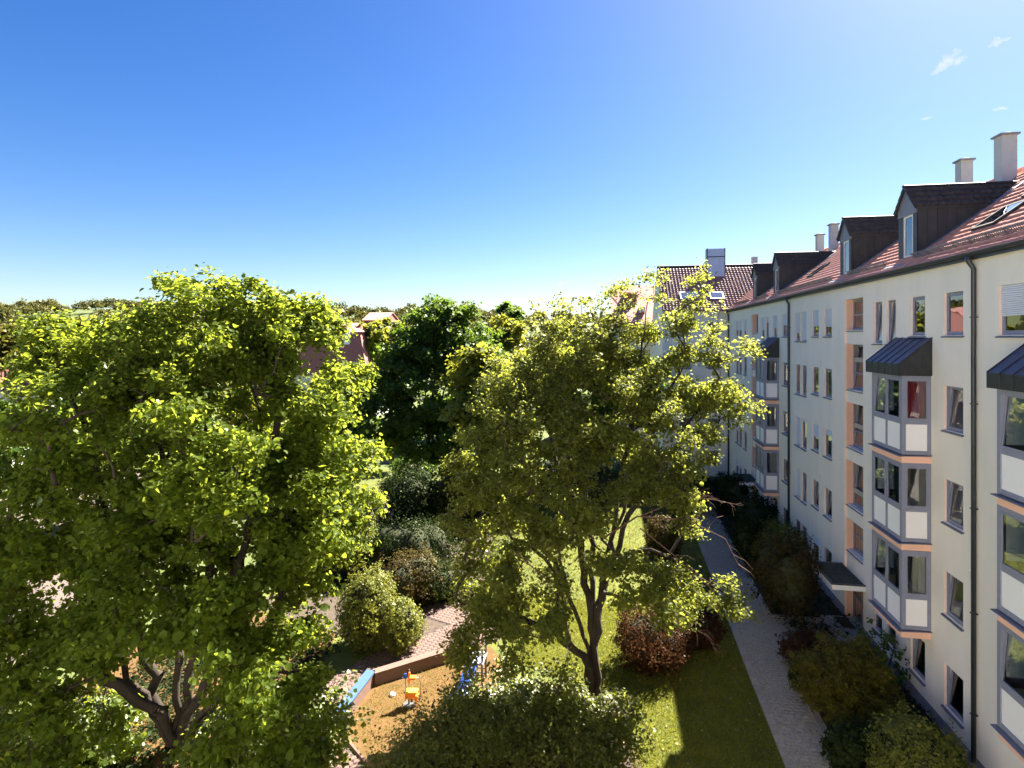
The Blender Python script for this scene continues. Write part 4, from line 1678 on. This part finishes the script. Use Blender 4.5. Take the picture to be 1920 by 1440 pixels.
def sample_blobs(blobs, n, seed, shell=.35, mind=0.0):
    """points in a union of ellipsoids (centre, radii, weight), thicker towards the outside"""
    r = np.random.default_rng(seed)
    cs = np.array([b[0] for b in blobs])
    rs = np.array([b[1] for b in blobs])
    ws = np.array([b[2] if len(b) > 2 else 1.0 for b in blobs]) * np.power(rs.prod(1), .72)
    k = r.choice(len(blobs), size=n * 2, p=ws / ws.sum())
    d = r.normal(size=(n * 2, 3))
    d /= np.linalg.norm(d, axis=1, keepdims=True)
    rr = np.power(r.random(n * 2), shell)[:, None]
    p = cs[k] + d * rs[k] * rr
    # drop points deep inside another blob
    depth = np.min(np.stack([np.linalg.norm((p - c) / q, axis=1) for c, q in zip(cs, rs)], 1), 1)
    keep = (depth > .45) | (r.random(n * 2) < .35)
    keep &= p[:, 2] > .5
    p, d = p[keep][:n], d[keep][:n]
    return p, d


def pxblob(px, py, rx, ry, depth, rd=None, wt=1.0):
    c = at(px, py, depth)
    k = depth / F
    a, b = rx * k, ry * k
    return (np.array(c), np.array([a, (rd if rd else (a + b) / 2 * .85), b]), wt)


def tree(name, label, base, blobs, limbs, n, n_per, size, leafm, bark='bark', trunk_r=.2, spread=(.34, .34, .2), shape='leaf', seed=1, shell=.35, up=.6, droop=.12, extra=None, group=None, side=6, clump=None):
    t = thing(name, base, label, 'tree', group)
    if clump:
        # leaves hang in sprays: hubs spread over the crown, a low dome of leaf clusters round each, gaps between
        r = np.random.default_rng(seed + 5)
        k, rad = clump
        hub, hd = sample_blobs(blobs, n // k, seed, shell)
        ang = r.uniform(0, 2 * math.pi, (len(hub), k))
        rr = np.sqrt(r.random((len(hub), k))) * rad * r.uniform(.6, 1.35, (len(hub), 1))
        off = np.stack([np.cos(ang) * rr, np.sin(ang) * rr, .2 * rad - .5 * rr ** 2 / rad + r.normal(0, .34 * rad, rr.shape)], -1)
        C = (hub[:, None] + off).reshape(-1, 3)
        D = np.repeat(hd, k, 0) * .5 + off.reshape(-1, 3) / rad * .6 + np.array([0, 0, .3])
        D /= np.linalg.norm(D, axis=1, keepdims=True)
    else:
        C, D = sample_blobs(blobs, n, seed, shell)
    if extra is not None:
        C = np.concatenate([C, extra])
        D = np.concatenate([D, np.tile([[0, 0, 1.0]], (len(extra), 1))])
    V, Q, big, sd_ = skeleton(np.array(base), limbs, C, trunk_r, seed, side, low=3.2 if base[2] < 1 and max(b[0][2] for b in blobs) > 9 and n > 2000 else 0.0)
    link('trunk', np_mesh('trunk', V, Q, bark, smooth=True), t)
    link('crown', leaves(C, D, size, leafm, 'crown', n_per, spread, up, shape, droop, seed=seed + 3), t)
    return t


# --- the big maple on the left, several stems from one stool
mb = gnd(330, 1395)
mbase = (mb.x, mb.y, -.1)
MBL = [pxblob(*a) for a in (
    (370, 630, 185, 112, 17.5), (250, 665, 145, 110, 17.2), (470, 615, 95, 95, 18, None, 1.5), (562, 628, 70, 84, 17.5, None, 2.4),
    (108, 645, 48, 72, 17.5, None, 2.0), (160, 750, 130, 95, 17), (430, 790, 230, 185, 16.5), (605, 790, 100, 145, 17.5),
    (230, 870, 220, 210, 16.5), (628, 890, 78, 108, 17.5), (55, 860, 100, 70, 17), (70, 970, 130, 135, 16.5),
    (400, 980, 240, 180, 15.8), (580, 1010, 95, 112, 16.8), (140, 1090, 190, 130, 16), (515, 1150, 92, 115, 16),
    (330, 1130, 200, 120, 15), (60, 1230, 140, 130, 15), (535, 1290, 70, 112, 15.2), (480, 1250, 110, 90, 14.6),
    (566, 1400, 46, 72, 14.6), (475, 1390, 100, 80, 14.2), (80, 1370, 125, 100, 14.2), (200, 1220, 120, 65, 14.8))]
ML = []
for stem in (((300, 1330, 16.6), (250, 1150, 16.6), (190, 900, 17), (120, 700, 17.4)),
             ((330, 1310, 16.4), (340, 1120, 16.2), (310, 900, 16.8), (270, 680, 17.2)),
             ((352, 1300, 16.4), (390, 1100, 16.3), (385, 880, 16.8), (390, 660, 17.4), (385, 560, 17.5)),
             ((375, 1310, 16.2), (440, 1120, 16.2), (500, 900, 17), (550, 680, 17.4)),
             ((395, 1330, 16), (500, 1180, 16.1), (580, 1000, 16.8), (620, 880, 17.4)),
             ((285, 1340, 16), (190, 1190, 15.8), (90, 1000, 16.4), (60, 880, 16.8)),
             ((375, 1340, 15.6), (450, 1270, 15), (540, 1260, 15.2)),
             ((290, 1330, 15.6), (180, 1270, 15), (90, 1240, 15))):
    ML.append([tuple(at(*p)) for p in stem])
tree('maple_tree', 'large multi-stemmed green maple filling the left half of the view', mbase, MBL, ML, 4500, 34, .118, 'leaf_maple', trunk_r=.34, side=5, spread=(.17, .17, .13), seed=3, shell=.34, clump=(9, .44))

# --- the fan-shaped tree in the middle
cb = gnd(1112, 1325)
cbase = (cb.x, cb.y, -.1)
CBL = [pxblob(*a) for a in (
    (1060, 662, 95, 72, 19, None, 1.2), (1165, 648, 75, 68, 19.5, None, 1.1), (1250, 640, 88, 60, 19.5, None, .9), (1120, 745, 165, 88, 18.5), (965, 735, 90, 82, 19, None, 1.1),
    (1305, 710, 72, 70, 19.3), (1000, 835, 160, 105, 18, None, .9), (1210, 825, 140, 105, 18.2, None, .8), (1325, 800, 64, 58, 19, None, .9), (910, 870, 66, 88, 18.8),
    (1400, 668, 24, 16, 19.3, .5, .9), (1370, 748, 38, 36, 19.3, None, .9),
    (925, 985, 92, 92, 18, None, .9), (1080, 950, 140, 95, 17.5, None, .6), (1265, 925, 80, 54, 18.2, None, 1.0), (895, 1110, 78, 80, 17.6, None, .9),
    (1000, 1120, 110, 95, 17, None, .85), (1180, 1085, 90, 55, 17.4, None, 1.0), (1300, 1110, 84, 36, 17.6, None, 1.5), (1375, 1135, 42, 14, 17.8, .5, 1.5), (880, 1215, 56, 48, 17.2),
    (990, 1235, 85, 60, 16.8, None, .7), (1240, 1140, 60, 32, 17, None, .8), (1320, 1000, 62, 30, 18, None, .7))]
top = []
for px, py, k in ((1010, 572, 3), (1048, 566, 5), (1108, 565, 4), (1075, 590, 4), (1150, 548, 5), (1180, 535, 5), (1210, 528, 5), (1235, 520, 4), (1130, 560, 4), (1240, 560, 5), (1240, 590, 5), (1325, 522, 6), (1312, 545, 5), (1330, 570, 5), (1405, 650, 4), (1425, 655, 3), (1350, 620, 6), (1290, 575, 6), (1185, 575, 5),
                  (1340, 660, 5), (1395, 640, 4)):
    for j in range(k):
        top.append(np.array(at(px + random.gauss(0, 12), py + random.gauss(0, 9), 19.3 + random.gauss(0, .4))))
CL = []
for stem in (((1108, 1180, 18.9), (1085, 1000, 18.9), (1040, 840, 18.8), (985, 700, 18.9)),
             ((1112, 1180, 18.9), (1105, 1000, 18.9), (1085, 820, 18.8), (1060, 650, 19)),
             ((1118, 1170, 18.9), (1150, 1000, 19), (1180, 820, 19), (1200, 680, 19.3), (1215, 560, 19.5)),
             ((1125, 1120, 18.9), (1170, 960, 19), (1230, 800, 19.2), (1290, 670, 19.4)),
             ((1120, 1150, 18.9), (1190, 950, 18.6), (1280, 820, 18.8), (1345, 730, 19.1)),
             ((1105, 1220, 18.8), (1050, 1080, 18.2), (960, 940, 18.2), (900, 860, 18.5)),
             ((1100, 1250, 18.6), (1068, 1200, 18), (1045, 1080, 17.6), (960, 1010, 17.6)),
             ((1130, 1060, 18.7), (1220, 1030, 18.4), (1310, 1080, 18), (1390, 1135, 17.9)),
             ((1095, 1230, 18.6), (1000, 1170, 17.6), (900, 1150, 17.5))):
    CL.append([tuple(at(*p)) for p in stem])
ct = tree('linden_tree', 'tall fan-shaped light green tree on the lawn in the middle of the view', cbase, CBL, CL, 2950, 33, .088, 'leaf_linden', trunk_r=.27, side=5, spread=(.15, .15, .10), seed=8, shell=.42, clump=(7, .33), extra=np.array(top))
bt = MB()
rt = random.Random(4)


def bare(pts, r0, n_sub, ln):
    P_ = [at(*p) for p in pts]
    n = len(P_)
    bt.tube(P_, [r0 * (1 - .75 * k / (n - 1)) for k in range(n)], 5)
    for k in range(n_sub):
        i = rt.randrange(1, n - 1)
        a = P_[i].lerp(P_[i + 1], rt.random())
        d = Vector((rt.gauss(.5, .5), rt.gauss(0, .5), rt.gauss(-.25, .5))).normalized()
        b = a + d * ln * rt.uniform(.5, 1)
        c = b + (d + Vector((0, 0, -.6))).normalized() * ln * rt.uniform(.3, .7)
        bt.tube([a, b, c], [r0 * .35, r0 * .25, .004], 4)


bare([(1130, 1010, 18.6), (1195, 968, 18.3), (1290, 975, 18), (1360, 1010, 18), (1385, 1060, 18)], .035, 14, .55)
bare([(1200, 968, 18.3), (1290, 930, 18.2), (1345, 938, 18.1), (1390, 948, 18.2)], .022, 12, .45)
bare([(1200, 990, 18.3), (1262, 1040, 18), (1330, 1100, 17.8), (1350, 1140, 17.8)], .022, 10, .45)
bare([(1180, 1120, 17.8), (1270, 1160, 17.6), (1330, 1195, 17.5), (1345, 1230, 17.5)], .02, 10, .35)
bare([(960, 1030, 17), (1000, 1065, 17), (1060, 1105, 17.6)], .03, 5, .4)
bt.build('bare_branch', 'twig', ct)

# --- other trees one can tell apart
def simple_tree(name, label, base, blobs, n, n_per, size, leafm, seed, trunk_r=.2, spread=(.5, .5, .35), shell=.4, group=None, bark='bark'):
    top_ = max(blobs, key=lambda b: b[0][2])[0]
    mid = sum(b[0] for b in blobs) / len(blobs)
    limbs = [[tuple(np.array(base) * .5 + mid * .5), tuple(mid), tuple(top_)]] + [[tuple(np.array(base) * .6 + mid * .4), tuple(b[0])] for b in blobs[:5]]
    return tree(name, label, base, blobs, limbs, n, n_per, size, leafm, bark, trunk_r, (spread[0] * .6, spread[1] * .6, spread[2] * .6), 'quad', seed, shell, .5, .05, group=group, side=4, clump=(7, spread[0] * 1.7))


g_ = gnd(795, 905)
simple_tree('dark_broadleaf_tree', 'dark green tall tree standing between the maple and the fan-shaped tree', (g_.x, g_.y, -.1),
            [pxblob(*a) for a in ((820, 610, 55, 50, 47), (790, 650, 85, 60, 46), (865, 640, 50, 60, 47), (750, 700, 60, 55, 45), (800, 735, 95, 75, 45), (885, 710, 50, 80, 46), (735, 785, 55, 50, 44), (800, 820, 95, 55, 44), (880, 815, 60, 60, 44))],
            1250, 40, .24, 'leaf_dark', 21, .35, (.55, .55, .32))
g_ = gnd(738, 885)
simple_tree('young_tree', 'slim young tree by the far pink street', (g_.x, g_.y, -.1), [pxblob(*a) for a in ((738, 835, 24, 26, 52), (730, 815, 16, 16, 52), (748, 822, 14, 14, 52))], 110, 34, .22, 'leaf_light', 22, .08, (.35, .35, .3))
for k, (px, py, rx, ry, d, lm, lab) in enumerate((
        (905, 735, 50, 95, 36, 'leaf_light', 'yellow-green tree squeezed between the dark tree and the fan-shaped tree'),
        (668, 745, 48, 70, 58, 'leaf_dark', 'dark tree below the mansard house roof'),
        (945, 640, 44, 58, 75, 'leaf_light', 'rounded light tree behind the fan-shaped tree'),
        (700, 640, 32, 36, 90, 'leaf_light', 'light green tree right of the mansard house'),
        (60, 655, 56, 50, 74, 'leaf_hill', 'olive tree behind the white chimney at far left'),
        (165, 640, 50, 48, 80, 'leaf_light', 'light tree left of the maple top on the slope'),
        (10, 640, 40, 40, 66, 'leaf_gold', 'golden tree at the left edge below the wooded hill'),
        (955, 590, 24, 22, 120, 'leaf_dark', 'grey-green tree standing up on the skyline right of the dark tree'),
        (20, 800, 55, 40, 34, 'leaf_dark', 'low dark tree under the slate roof at left edge'),
        (1180, 700, 60, 70, 46, 'leaf_dark', 'dark tree in front of the cross wing wall'),
        (330, 760, 90, 95, 40, 'leaf_dark', 'dark tree behind the middle of the maple crown'),
        (470, 770, 80, 90, 48, 'leaf_light', 'light tree behind the right part of the maple crown'),
        (180, 790, 85, 90, 36, 'leaf_dark', 'dark tree behind the left part of the maple crown'),
        (600, 800, 60, 70, 44, 'leaf_dark', 'dark tree behind the right flank of the maple'),
        (1000, 740, 85, 100, 42, 'leaf_light', 'light tree behind the left half of the fan-shaped tree'),
        (890, 668, 60, 75, 64, 'leaf_dark', 'broad dark tree behind the gap right of the dark broadleaf tree'),
        (1110, 730, 80, 105, 44, 'leaf_dark', 'dark tree behind the centre of the fan-shaped tree'),
        (730, 625, 30, 26, 118, 'leaf_light', 'pale tree below the orange roof on the slope'),
        (-130, 760, 120, 170, 34, 'leaf_light', 'street tree just outside the left edge beyond the maple'),
        (-420, 740, 170, 190, 30, 'leaf_light', 'second street tree outside the left edge'),
        (-900, 740, 260, 220, 26, 'leaf_dark', 'third street tree far outside the left edge'))):
    c = at(px, py, d)
    simple_tree('garden_tree' if d < 60 else 'distant_tree', lab, (c.x, c.y, float(hill_z(np.array(c.x), np.array(c.y))) - .1),
                [pxblob(px, py - ry * .3, rx * .8, ry * .6, d), pxblob(px - rx * .4, py + ry * .2, rx * .6, ry * .55, d - 1), pxblob(px + rx * .4, py + ry * .25, rx * .6, ry * .6, d), pxblob(px, py + ry * .7, rx * .8, ry * .5, d - 1)],
                280 if d > 40 else 380, 30, .16 + d * .0032, lm, 40 + k, .22, (.5, .5, .35), group='trees behind the garden')

# --- wooded hill
r_ = np.random.default_rng(77)
CC, DD, SS = [], [], []
cnt = 0
while cnt < 480:
    y = r_.uniform(112, 370)
    x = r_.uniform(-1.32 * y, .2 * y)
    z = float(hill_z(np.array(x), np.array(y)))
    R = r_.uniform(2.6, 5.2)
    hgt = R * r_.uniform(1.3, 2.1)
    n = 34
    d = r_.normal(size=(n, 3))
    d /= np.linalg.norm(d, axis=1, keepdims=True)
    d[:, 2] = np.abs(d[:, 2]) * 1.0 - .25
    CC.append(np.array([x, y, z + hgt * .45]) + d * np.array([R, R, hgt * .55]) * r_.uniform(.75, 1.0, (n, 1)))
    DD.append(d)
    SS.append(np.full(n, r_.normal(0, .3)))
    cnt += 1
wd = link('woodland', leaves(np.concatenate(CC), np.concatenate(DD), .95, 'leaf_hill', 'woodland', 8, (.75, .75, .6), .4, 'quad', 0, np.concatenate(SS), seed=9))
tag(wd, 'mixed green and golden wood covering the hills on the horizon', 'woodland', kind='stuff')


# --- shrubs
def shrub(name, label, px, py, wpx, hpx, leafm, size=.06, n=260, n_per=26, lobes=1, tight=.08, seed=0, shape='small', flat=1.0, z0=0.0, core=True, squash=.5, sprig=.3):
    b = gnd(px, py)
    k = (CT * b.y - ST * b.x) / F
    rw, hh = wpx * k / 2, hpx * k
    hh = min(hh, rw * 2.6)
    t = thing(name, b, label, 'shrub', 'shrubs in the garden beds')
    r = np.random.default_rng(seed)
    Cs, Ds = [], []
    if lobes == 1:
        L = [(np.array([0, 0, hh * squash]), np.array([rw, rw * .95, hh * (1 - squash)]), 1.0)]
    else:
        L = []
        for j in range(lobes):
            a = 2 * math.pi * j / lobes + r.uniform(0, .8)
            q = r.uniform(.3, .5)
            L.append((np.array([math.cos(a) * rw * q, math.sin(a) * rw * q, hh * r.uniform(.38, .6)]), np.array([rw * .62, rw * .62, hh * r.uniform(.38, .46)]), 1.0))
    for c, q, _ in L:
        m_ = int(n / len(L))
        d = r.normal(size=(m_, 3))
        d /= np.linalg.norm(d, axis=1, keepdims=True)
        wob = 1 + .07 * np.sin(d[:, :1] * 5 + seed) + .06 * np.sin(d[:, 1:2] * 7 + d[:, 2:] * 5 + seed * 2) + r.normal(0, .03, (m_, 1))
        p = c + d * q * wob * (1 - tight * r.random((m_, 1)) ** 2 * 3)
        p[:, 2] = np.maximum(p[:, 2], .06)
        keep = np.ones(m_, bool)
        for c2, q2, _ in L:
            if c2 is not c:
                keep &= np.linalg.norm((p - c2) / q2, axis=1) > .8
        Cs.append(p[keep])
        Ds.append(d[keep])
    C = np.concatenate(Cs)
    D = np.concatenate(Ds)
    if sprig:
        # stray shoots beyond the outline
        pick = r.random(len(C)) < sprig
        C[pick] += D[pick] * np.abs(r.normal(0, .11, (pick.sum(), 1))) * rw + np.array([0, 0, .05]) * rw
    C = C + np.array(b)
    sp = .075 * max(rw, .5)
    link('foliage', leaves(C, D, size * 1.25, leafm, 'foliage', max(12, int(n_per * .64)), (sp, sp, sp), .25, shape, 0, seed=seed + 1, outw=1.1), t)
    q = MB()
    for k2 in range(7):
        a = 2 * math.pi * k2 / 7
        e = Vector((math.cos(a) * rw * .6, math.sin(a) * rw * .6, hh * .75))
        q.tube([b + Vector((e.x * .1, e.y * .1, -.05)), b + Vector((e.x * .6, e.y * .6, hh * .4)), b + e], [.03, .018, .006], 5)
    q.build('stem', 'bark', t)
    if core:  # solid dark body added inside the foliage to block light
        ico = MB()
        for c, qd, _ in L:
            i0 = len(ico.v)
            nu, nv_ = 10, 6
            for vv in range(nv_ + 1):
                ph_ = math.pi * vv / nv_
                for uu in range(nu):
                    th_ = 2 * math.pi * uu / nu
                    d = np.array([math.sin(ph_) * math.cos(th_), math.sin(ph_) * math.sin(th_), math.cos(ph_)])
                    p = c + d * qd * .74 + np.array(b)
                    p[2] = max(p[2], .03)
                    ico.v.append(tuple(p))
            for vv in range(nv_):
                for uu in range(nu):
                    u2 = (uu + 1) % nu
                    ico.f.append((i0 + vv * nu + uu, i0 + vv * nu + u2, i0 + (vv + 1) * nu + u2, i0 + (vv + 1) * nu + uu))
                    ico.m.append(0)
        ico.build('light_block_core', 'core', t, smooth=True)
    return t


shrub('box_topiary', 'large egg-shaped clipped shrub behind the pink pit wall', 690, 1212, 106, 150, 'leaf_box', .065, 620, 34, seed=1, squash=.48)
shrub('round_shrub', 'smaller rounded olive shrub right of the egg-shaped clipped one', 752, 1218, 78, 92, 'leaf_box', .06, 420, 28, seed=2)
shrub('spirea_shrub', 'brownish green feathery shrub above the smaller round shrub', 765, 1135, 125, 100, 'leaf_brown', .07, 420, 28, 3, seed=3)
shrub('spirea_shrub', 'pale green feathery shrub left of the curved wall', 662, 1078, 118, 95, 'leaf_light', .075, 420, 28, 3, seed=4)
shrub('yew_shrub', 'wide dark yew shrub behind the curved wall', 772, 1078, 150, 110, 'leaf_yew', .08, 460, 28, 4, seed=5)
shrub('arched_hedge', 'tall clipped dark hedge block with pale rounded right shoulder', 770, 990, 110, 105, 'leaf_yew', .10, 520, 30, seed=6)
shrub('clipped_shrub', 'light green clipped shrub beside the dark hedge block', 806, 985, 50, 85, 'leaf_box', .09, 320, 30, seed=7)
shrub('grey_shrub', 'grey-green upright shrub at the edge of the maple', 705, 1005, 62, 85, 'leaf_grey', .08, 340, 30, seed=8)
shrub('golden_shrub', 'golden orange shrub left of the fan-shaped tree', 862, 972, 95, 85, 'leaf_gold', .10, 330, 26, 3, seed=9)
shrub('yew_shrub', 'dark shrub between the brownish shrub and the fan-shaped tree', 822, 1128, 85, 75, 'leaf_yew', .08, 340, 28, 3, seed=41)
shrub('spirea_shrub', 'olive bush just above the pale green feathery shrub', 655, 1030, 90, 60, 'leaf_box', .08, 320, 26, 3, seed=42)
shrub('round_shrub', 'lit leafy shrub under the right flank of the maple', 600, 1050, 120, 80, 'leaf_box', .08, 340, 26, 3, seed=10)
shrub('round_shrub', 'dark bush at the foot of the dark broadleaf tree', 770, 905, 90, 60, 'leaf_dark', .13, 330, 26, 3, seed=11)
shrub('round_shrub', 'dark bush beside the trunk of the dark tree', 850, 905, 80, 70, 'leaf_dark', .13, 330, 26, 3, seed=12)
# in the shade of the block
shrub('dome_shrub', 'clipped green dome shrub by the wall below the downpipe', 1455, 1062, 104, 78, 'leaf_box', .06, 620, 32, seed=13, squash=.42)
shrub('dark_shrub', 'big dark brown shrub left of the entrance canopy', 1478, 1158, 130, 150, 'leaf_brown', .08, 520, 28, 3, seed=14)
shrub('dark_shrub', 'dark shrub bordering the path beyond the dome shrub', 1408, 1058, 70, 100, 'leaf_yew', .08, 420, 28, 2, seed=15)
shrub('hedge_shrub', 'dark leafy hedge below the distant bay windows', 1425, 1000, 110, 70, 'leaf_yew', .09, 420, 28, 3, seed=16)
shrub('hedge_shrub', 'dark hedge at the far end of the facade', 1372, 960, 70, 75, 'leaf_yew', .10, 360, 28, 3, seed=17)
shrub('low_shrub', 'low dark reddish shrub in front of the entrance step', 1512, 1243, 100, 62, 'leaf_red', .06, 420, 28, 2, seed=18)
shrub('lavender_shrub', 'grey lavender-like clump beside the paved path', 1605, 1442, 115, 90, 'leaf_yew', .07, 420, 30, 2, seed=20)
shrub('lavender_shrub', 'dark narrow clump at the path edge left of the yellowish bush', 1512, 1300, 60, 55, 'leaf_yew', .06, 300, 28, 2, seed=25)
shrub('clipped_shrub', 'clipped brownish green shrub at the lower right under the windows', 1718, 1490, 160, 130, 'leaf_box', .05, 700, 36, seed=21, squash=.42)
shrub('rose_climber', 'tall leggy climbing rose against the wall below the bay window', 1652, 1282, 85, 150, 'leaf_dark', .085, 150, 14, 4, seed=22, core=False)
shrub('round_shrub', 'reddish brown round shrub on the lawn under the fan-shaped tree', 1222, 1250, 132, 105, 'leaf_red', .06, 560, 32, seed=23)
shrub('cone_topiary', 'clipped brown-green cone shrub behind the fan-shaped tree beside the path', 1245, 1050, 62, 86, 'leaf_brown', .07, 420, 30, seed=24)
shrub('round_shrub', 'dark shrub in shadow right of the reddish round shrub', 1312, 1212, 80, 70, 'leaf_red', .06, 360, 28, seed=26)
shrub('hedge_shrub', 'dark hedge stretch along the far lawn behind the fan-shaped tree', 1080, 930, 190, 70, 'leaf_yew', .11, 460, 30, 4, seed=32)
shrub('hedge_shrub', 'dark shrub beside the far path end', 1290, 960, 90, 70, 'leaf_yew', .10, 420, 28, 3, seed=33)
shrub('hedge_shrub', 'green bush in the far lawn gap', 930, 960, 90, 60, 'leaf_dark', .10, 380, 28, 3, seed=34)


def thicket(name, label, px, py, parts, leafm, size, n, seed, n_per=26, rad=.26):
    """loose many-stemmed shrub: sprays of leaves on thin stems, uneven outline"""
    b = gnd(px, py)
    t = thing(name, b, label, 'shrub', 'shrubs in the garden beds')
    k = (CT * b.y - ST * b.x) / F
    blobs = []
    for dx, dy, up, rx, rz in parts:
        c = np.array([b.x + CT * dx * k - ST * dy, b.y + ST * dx * k + CT * dy, up * k])
        blobs.append((c, np.array([rx * k, rx * k * .9, rz * k]), 1.0))
    r = np.random.default_rng(seed)
    kk = 6
    hub, hd = sample_blobs(blobs, n // kk, seed, .3)
    hub = hub + hd * np.abs(r.normal(0, .2, (len(hub), 1)))
    hub[:, 2] = np.maximum(hub[:, 2], .1)
    off = r.normal(0, 1, (len(hub), kk, 3)) * np.array([rad, rad, rad * .75])
    C = (hub[:, None] + off).reshape(-1, 3)
    C[:, 2] = np.maximum(C[:, 2], .05)
    D = np.repeat(hd, kk, 0) * .6 + np.array([0, 0, .5])
    V, Q, big, sd_ = skeleton(np.array((b.x, b.y, -.05)), [[tuple(q[0])] for q in blobs], hub, .05, seed, 4)
    link('stem', np_mesh('stem', V, Q, 'twig', smooth=True), t)
    link('foliage', leaves(C, D, size, leafm, 'foliage', n_per, (rad * .42, rad * .42, rad * .3), .5, 'quad', .1, seed=seed + 1), t)
    return t


thicket('undergrowth_shrub', 'glossy small-leaved thicket around the foot of the fan-shaped tree', 1060, 1425,
        [(-50, 0, 55, 62, 45), (45, -.1, 45, 60, 42), (95, -.1, 50, 30, 40), (-5, .4, 75, 45, 38), (-100, -.3, 45, 45, 40), (50, -.8, 15, 55, 35)], 'leaf_thicket', .075, 1200, 27)
thicket('juniper_shrub', 'feathery dark shrub at the bottom of the view beside the play pit', 830, 1478,
        [(-50, 0, 55, 50, 50), (20, .3, 80, 55, 52), (75, .1, 60, 48, 52), (-20, -.6, 30, 65, 40), (45, .8, 95, 38, 36)], 'leaf_thicket', .06, 1200, 28)
thicket('undergrowth_shrub', 'leafy bush between the slide and the tree thicket', 930, 1395,
        [(-30, 0, 45, 36, 42), (25, .2, 55, 40, 46), (0, -.4, 25, 45, 30)], 'leaf_linden', .075, 600, 29)
thicket('undergrowth_shrub', 'dark green bush under the lower right of the maple', 510, 1450, [(-50, 0, 45, 70, 50), (50, .2, 55, 65, 55)], 'leaf_maple', .11, 520, 30, 22, .32)
thicket('undergrowth_shrub', 'dark ground bush under the lower left of the maple', 100, 1440, [(-60, 0, 45, 70, 45), (50, .2, 45, 65, 45)], 'leaf_maple', .11, 520, 31, 22, .32)
thicket('golden_shrub', 'yellowish bush beside the path below the entrance', 1585, 1345,
        [(-35, 0, 75, 42, 45), (25, .2, 85, 45, 45), (0, -.3, 45, 62, 45), (45, -.1, 50, 35, 40)], 'leaf_gold', .055, 1500, 19, 24, .16)


# --- grass and ground cover
def grass(name, polys, n, size, mname, z, label, seed):
    r = np.random.default_rng(seed)
    xs = [p[0] for q in polys for p in q]
    ys = [p[1] for q in polys for p in q]
    pts = []
    while len(pts) < n:
        p = (r.uniform(min(xs), max(xs)), r.uniform(min(ys), max(ys)))
        if any(inside(p, q) for q in polys):
            pts.append(p)
    pts = np.array(pts)
    a = r.uniform(0, 2 * math.pi, n)
    h = size * np.exp(r.normal(0, .3, n))
    lean = r.normal(0, .5, (n, 2)) * h[:, None]
    dx = np.stack([np.cos(a), np.sin(a)], 1) * (size * .22)
    zz = np.full(n, z)
    V = np.stack([np.column_stack([pts - dx, zz]), np.column_stack([pts + dx, zz]), np.column_stack([pts + lean, zz + h])], 1).reshape(-1, 3)
    Q = np.arange(n * 3).reshape(-1, 3)
    o = link(name, np_mesh(name, V, Q, mname, r.normal(.5, .22, n).clip(0, 1)))
    tag(o, label, 'grass', kind='stuff')


grass('lawn_grass', [[(.9, 13.5), (4.88, 13.5), (5.0, 26), (-5.5, 27), (-3.5, 21), (-1.6, 20.3), (.4, 19.5)]], 100000, .055, 'grass', .004, 'short lawn grass right of the fan-shaped tree', 1)
grass('far_lawn_grass', [[(-6, 27), (5.0, 26), (5.1, 44), (-16, 44)]], 30000, .09, 'grass', .004, 'lawn grass behind the fan-shaped tree', 2)
grass('dry_grass', [[(-8.0, 16.9), (-6.75, 15.6), (-4.2, 15.6), (-5.2, 18.2), (-5.0, 21.0), (-6.3, 20.2), (-7.9, 18.8)]], 5000, .05, 'drygrass', .016, 'thin dry grass tufts in the play pit', 3)
r_ = np.random.default_rng(5)
n = 900
P_ = np.column_stack([r_.uniform(7.0, 9.9, n), r_.uniform(14, 50, n), np.full(n, .10)])
P2 = np.column_stack([r_.uniform(-17, -10.6, n), r_.uniform(12, 22, n), np.full(n, .12)])
P3 = np.column_stack([r_.uniform(-16, -5.5, n), r_.uniform(25.2, 39, n), np.full(n, .14)])
PP = np.concatenate([P_, P2, P3])
gc = link('ground_cover', leaves(PP, np.tile([[0, 0, 1.0]], (len(PP), 1)), .09, 'leaf_yew', 'ground_cover', 16, (.22, .22, .05), .6, 'quad', 0, seed=12))
tag(gc, 'low dark ground cover in the planting beds', 'ground cover', kind='stuff')


pts = []
rf_ = random.Random(9)
for k in range(700):
    if k < 420:
        pts.append((rf_.uniform(4.9, 6.6), rf_.uniform(15.5, 40), .045))
    else:
        pts.append((rf_.uniform(-.5, 4.9), rf_.uniform(15, 26), .05))
FL = np.array(pts)
fl = link('fallen_leaves', leaves(FL, np.tile([[0, 0, 1.0]], (len(FL), 1)), .06, 'drygrass', 'fallen_leaves', 1, (.01, .01, .001), 3.0, 'quad', 0, seed=14))
tag(fl, 'scattered fallen leaves on the path and the lawn', 'leaves', kind='stuff')
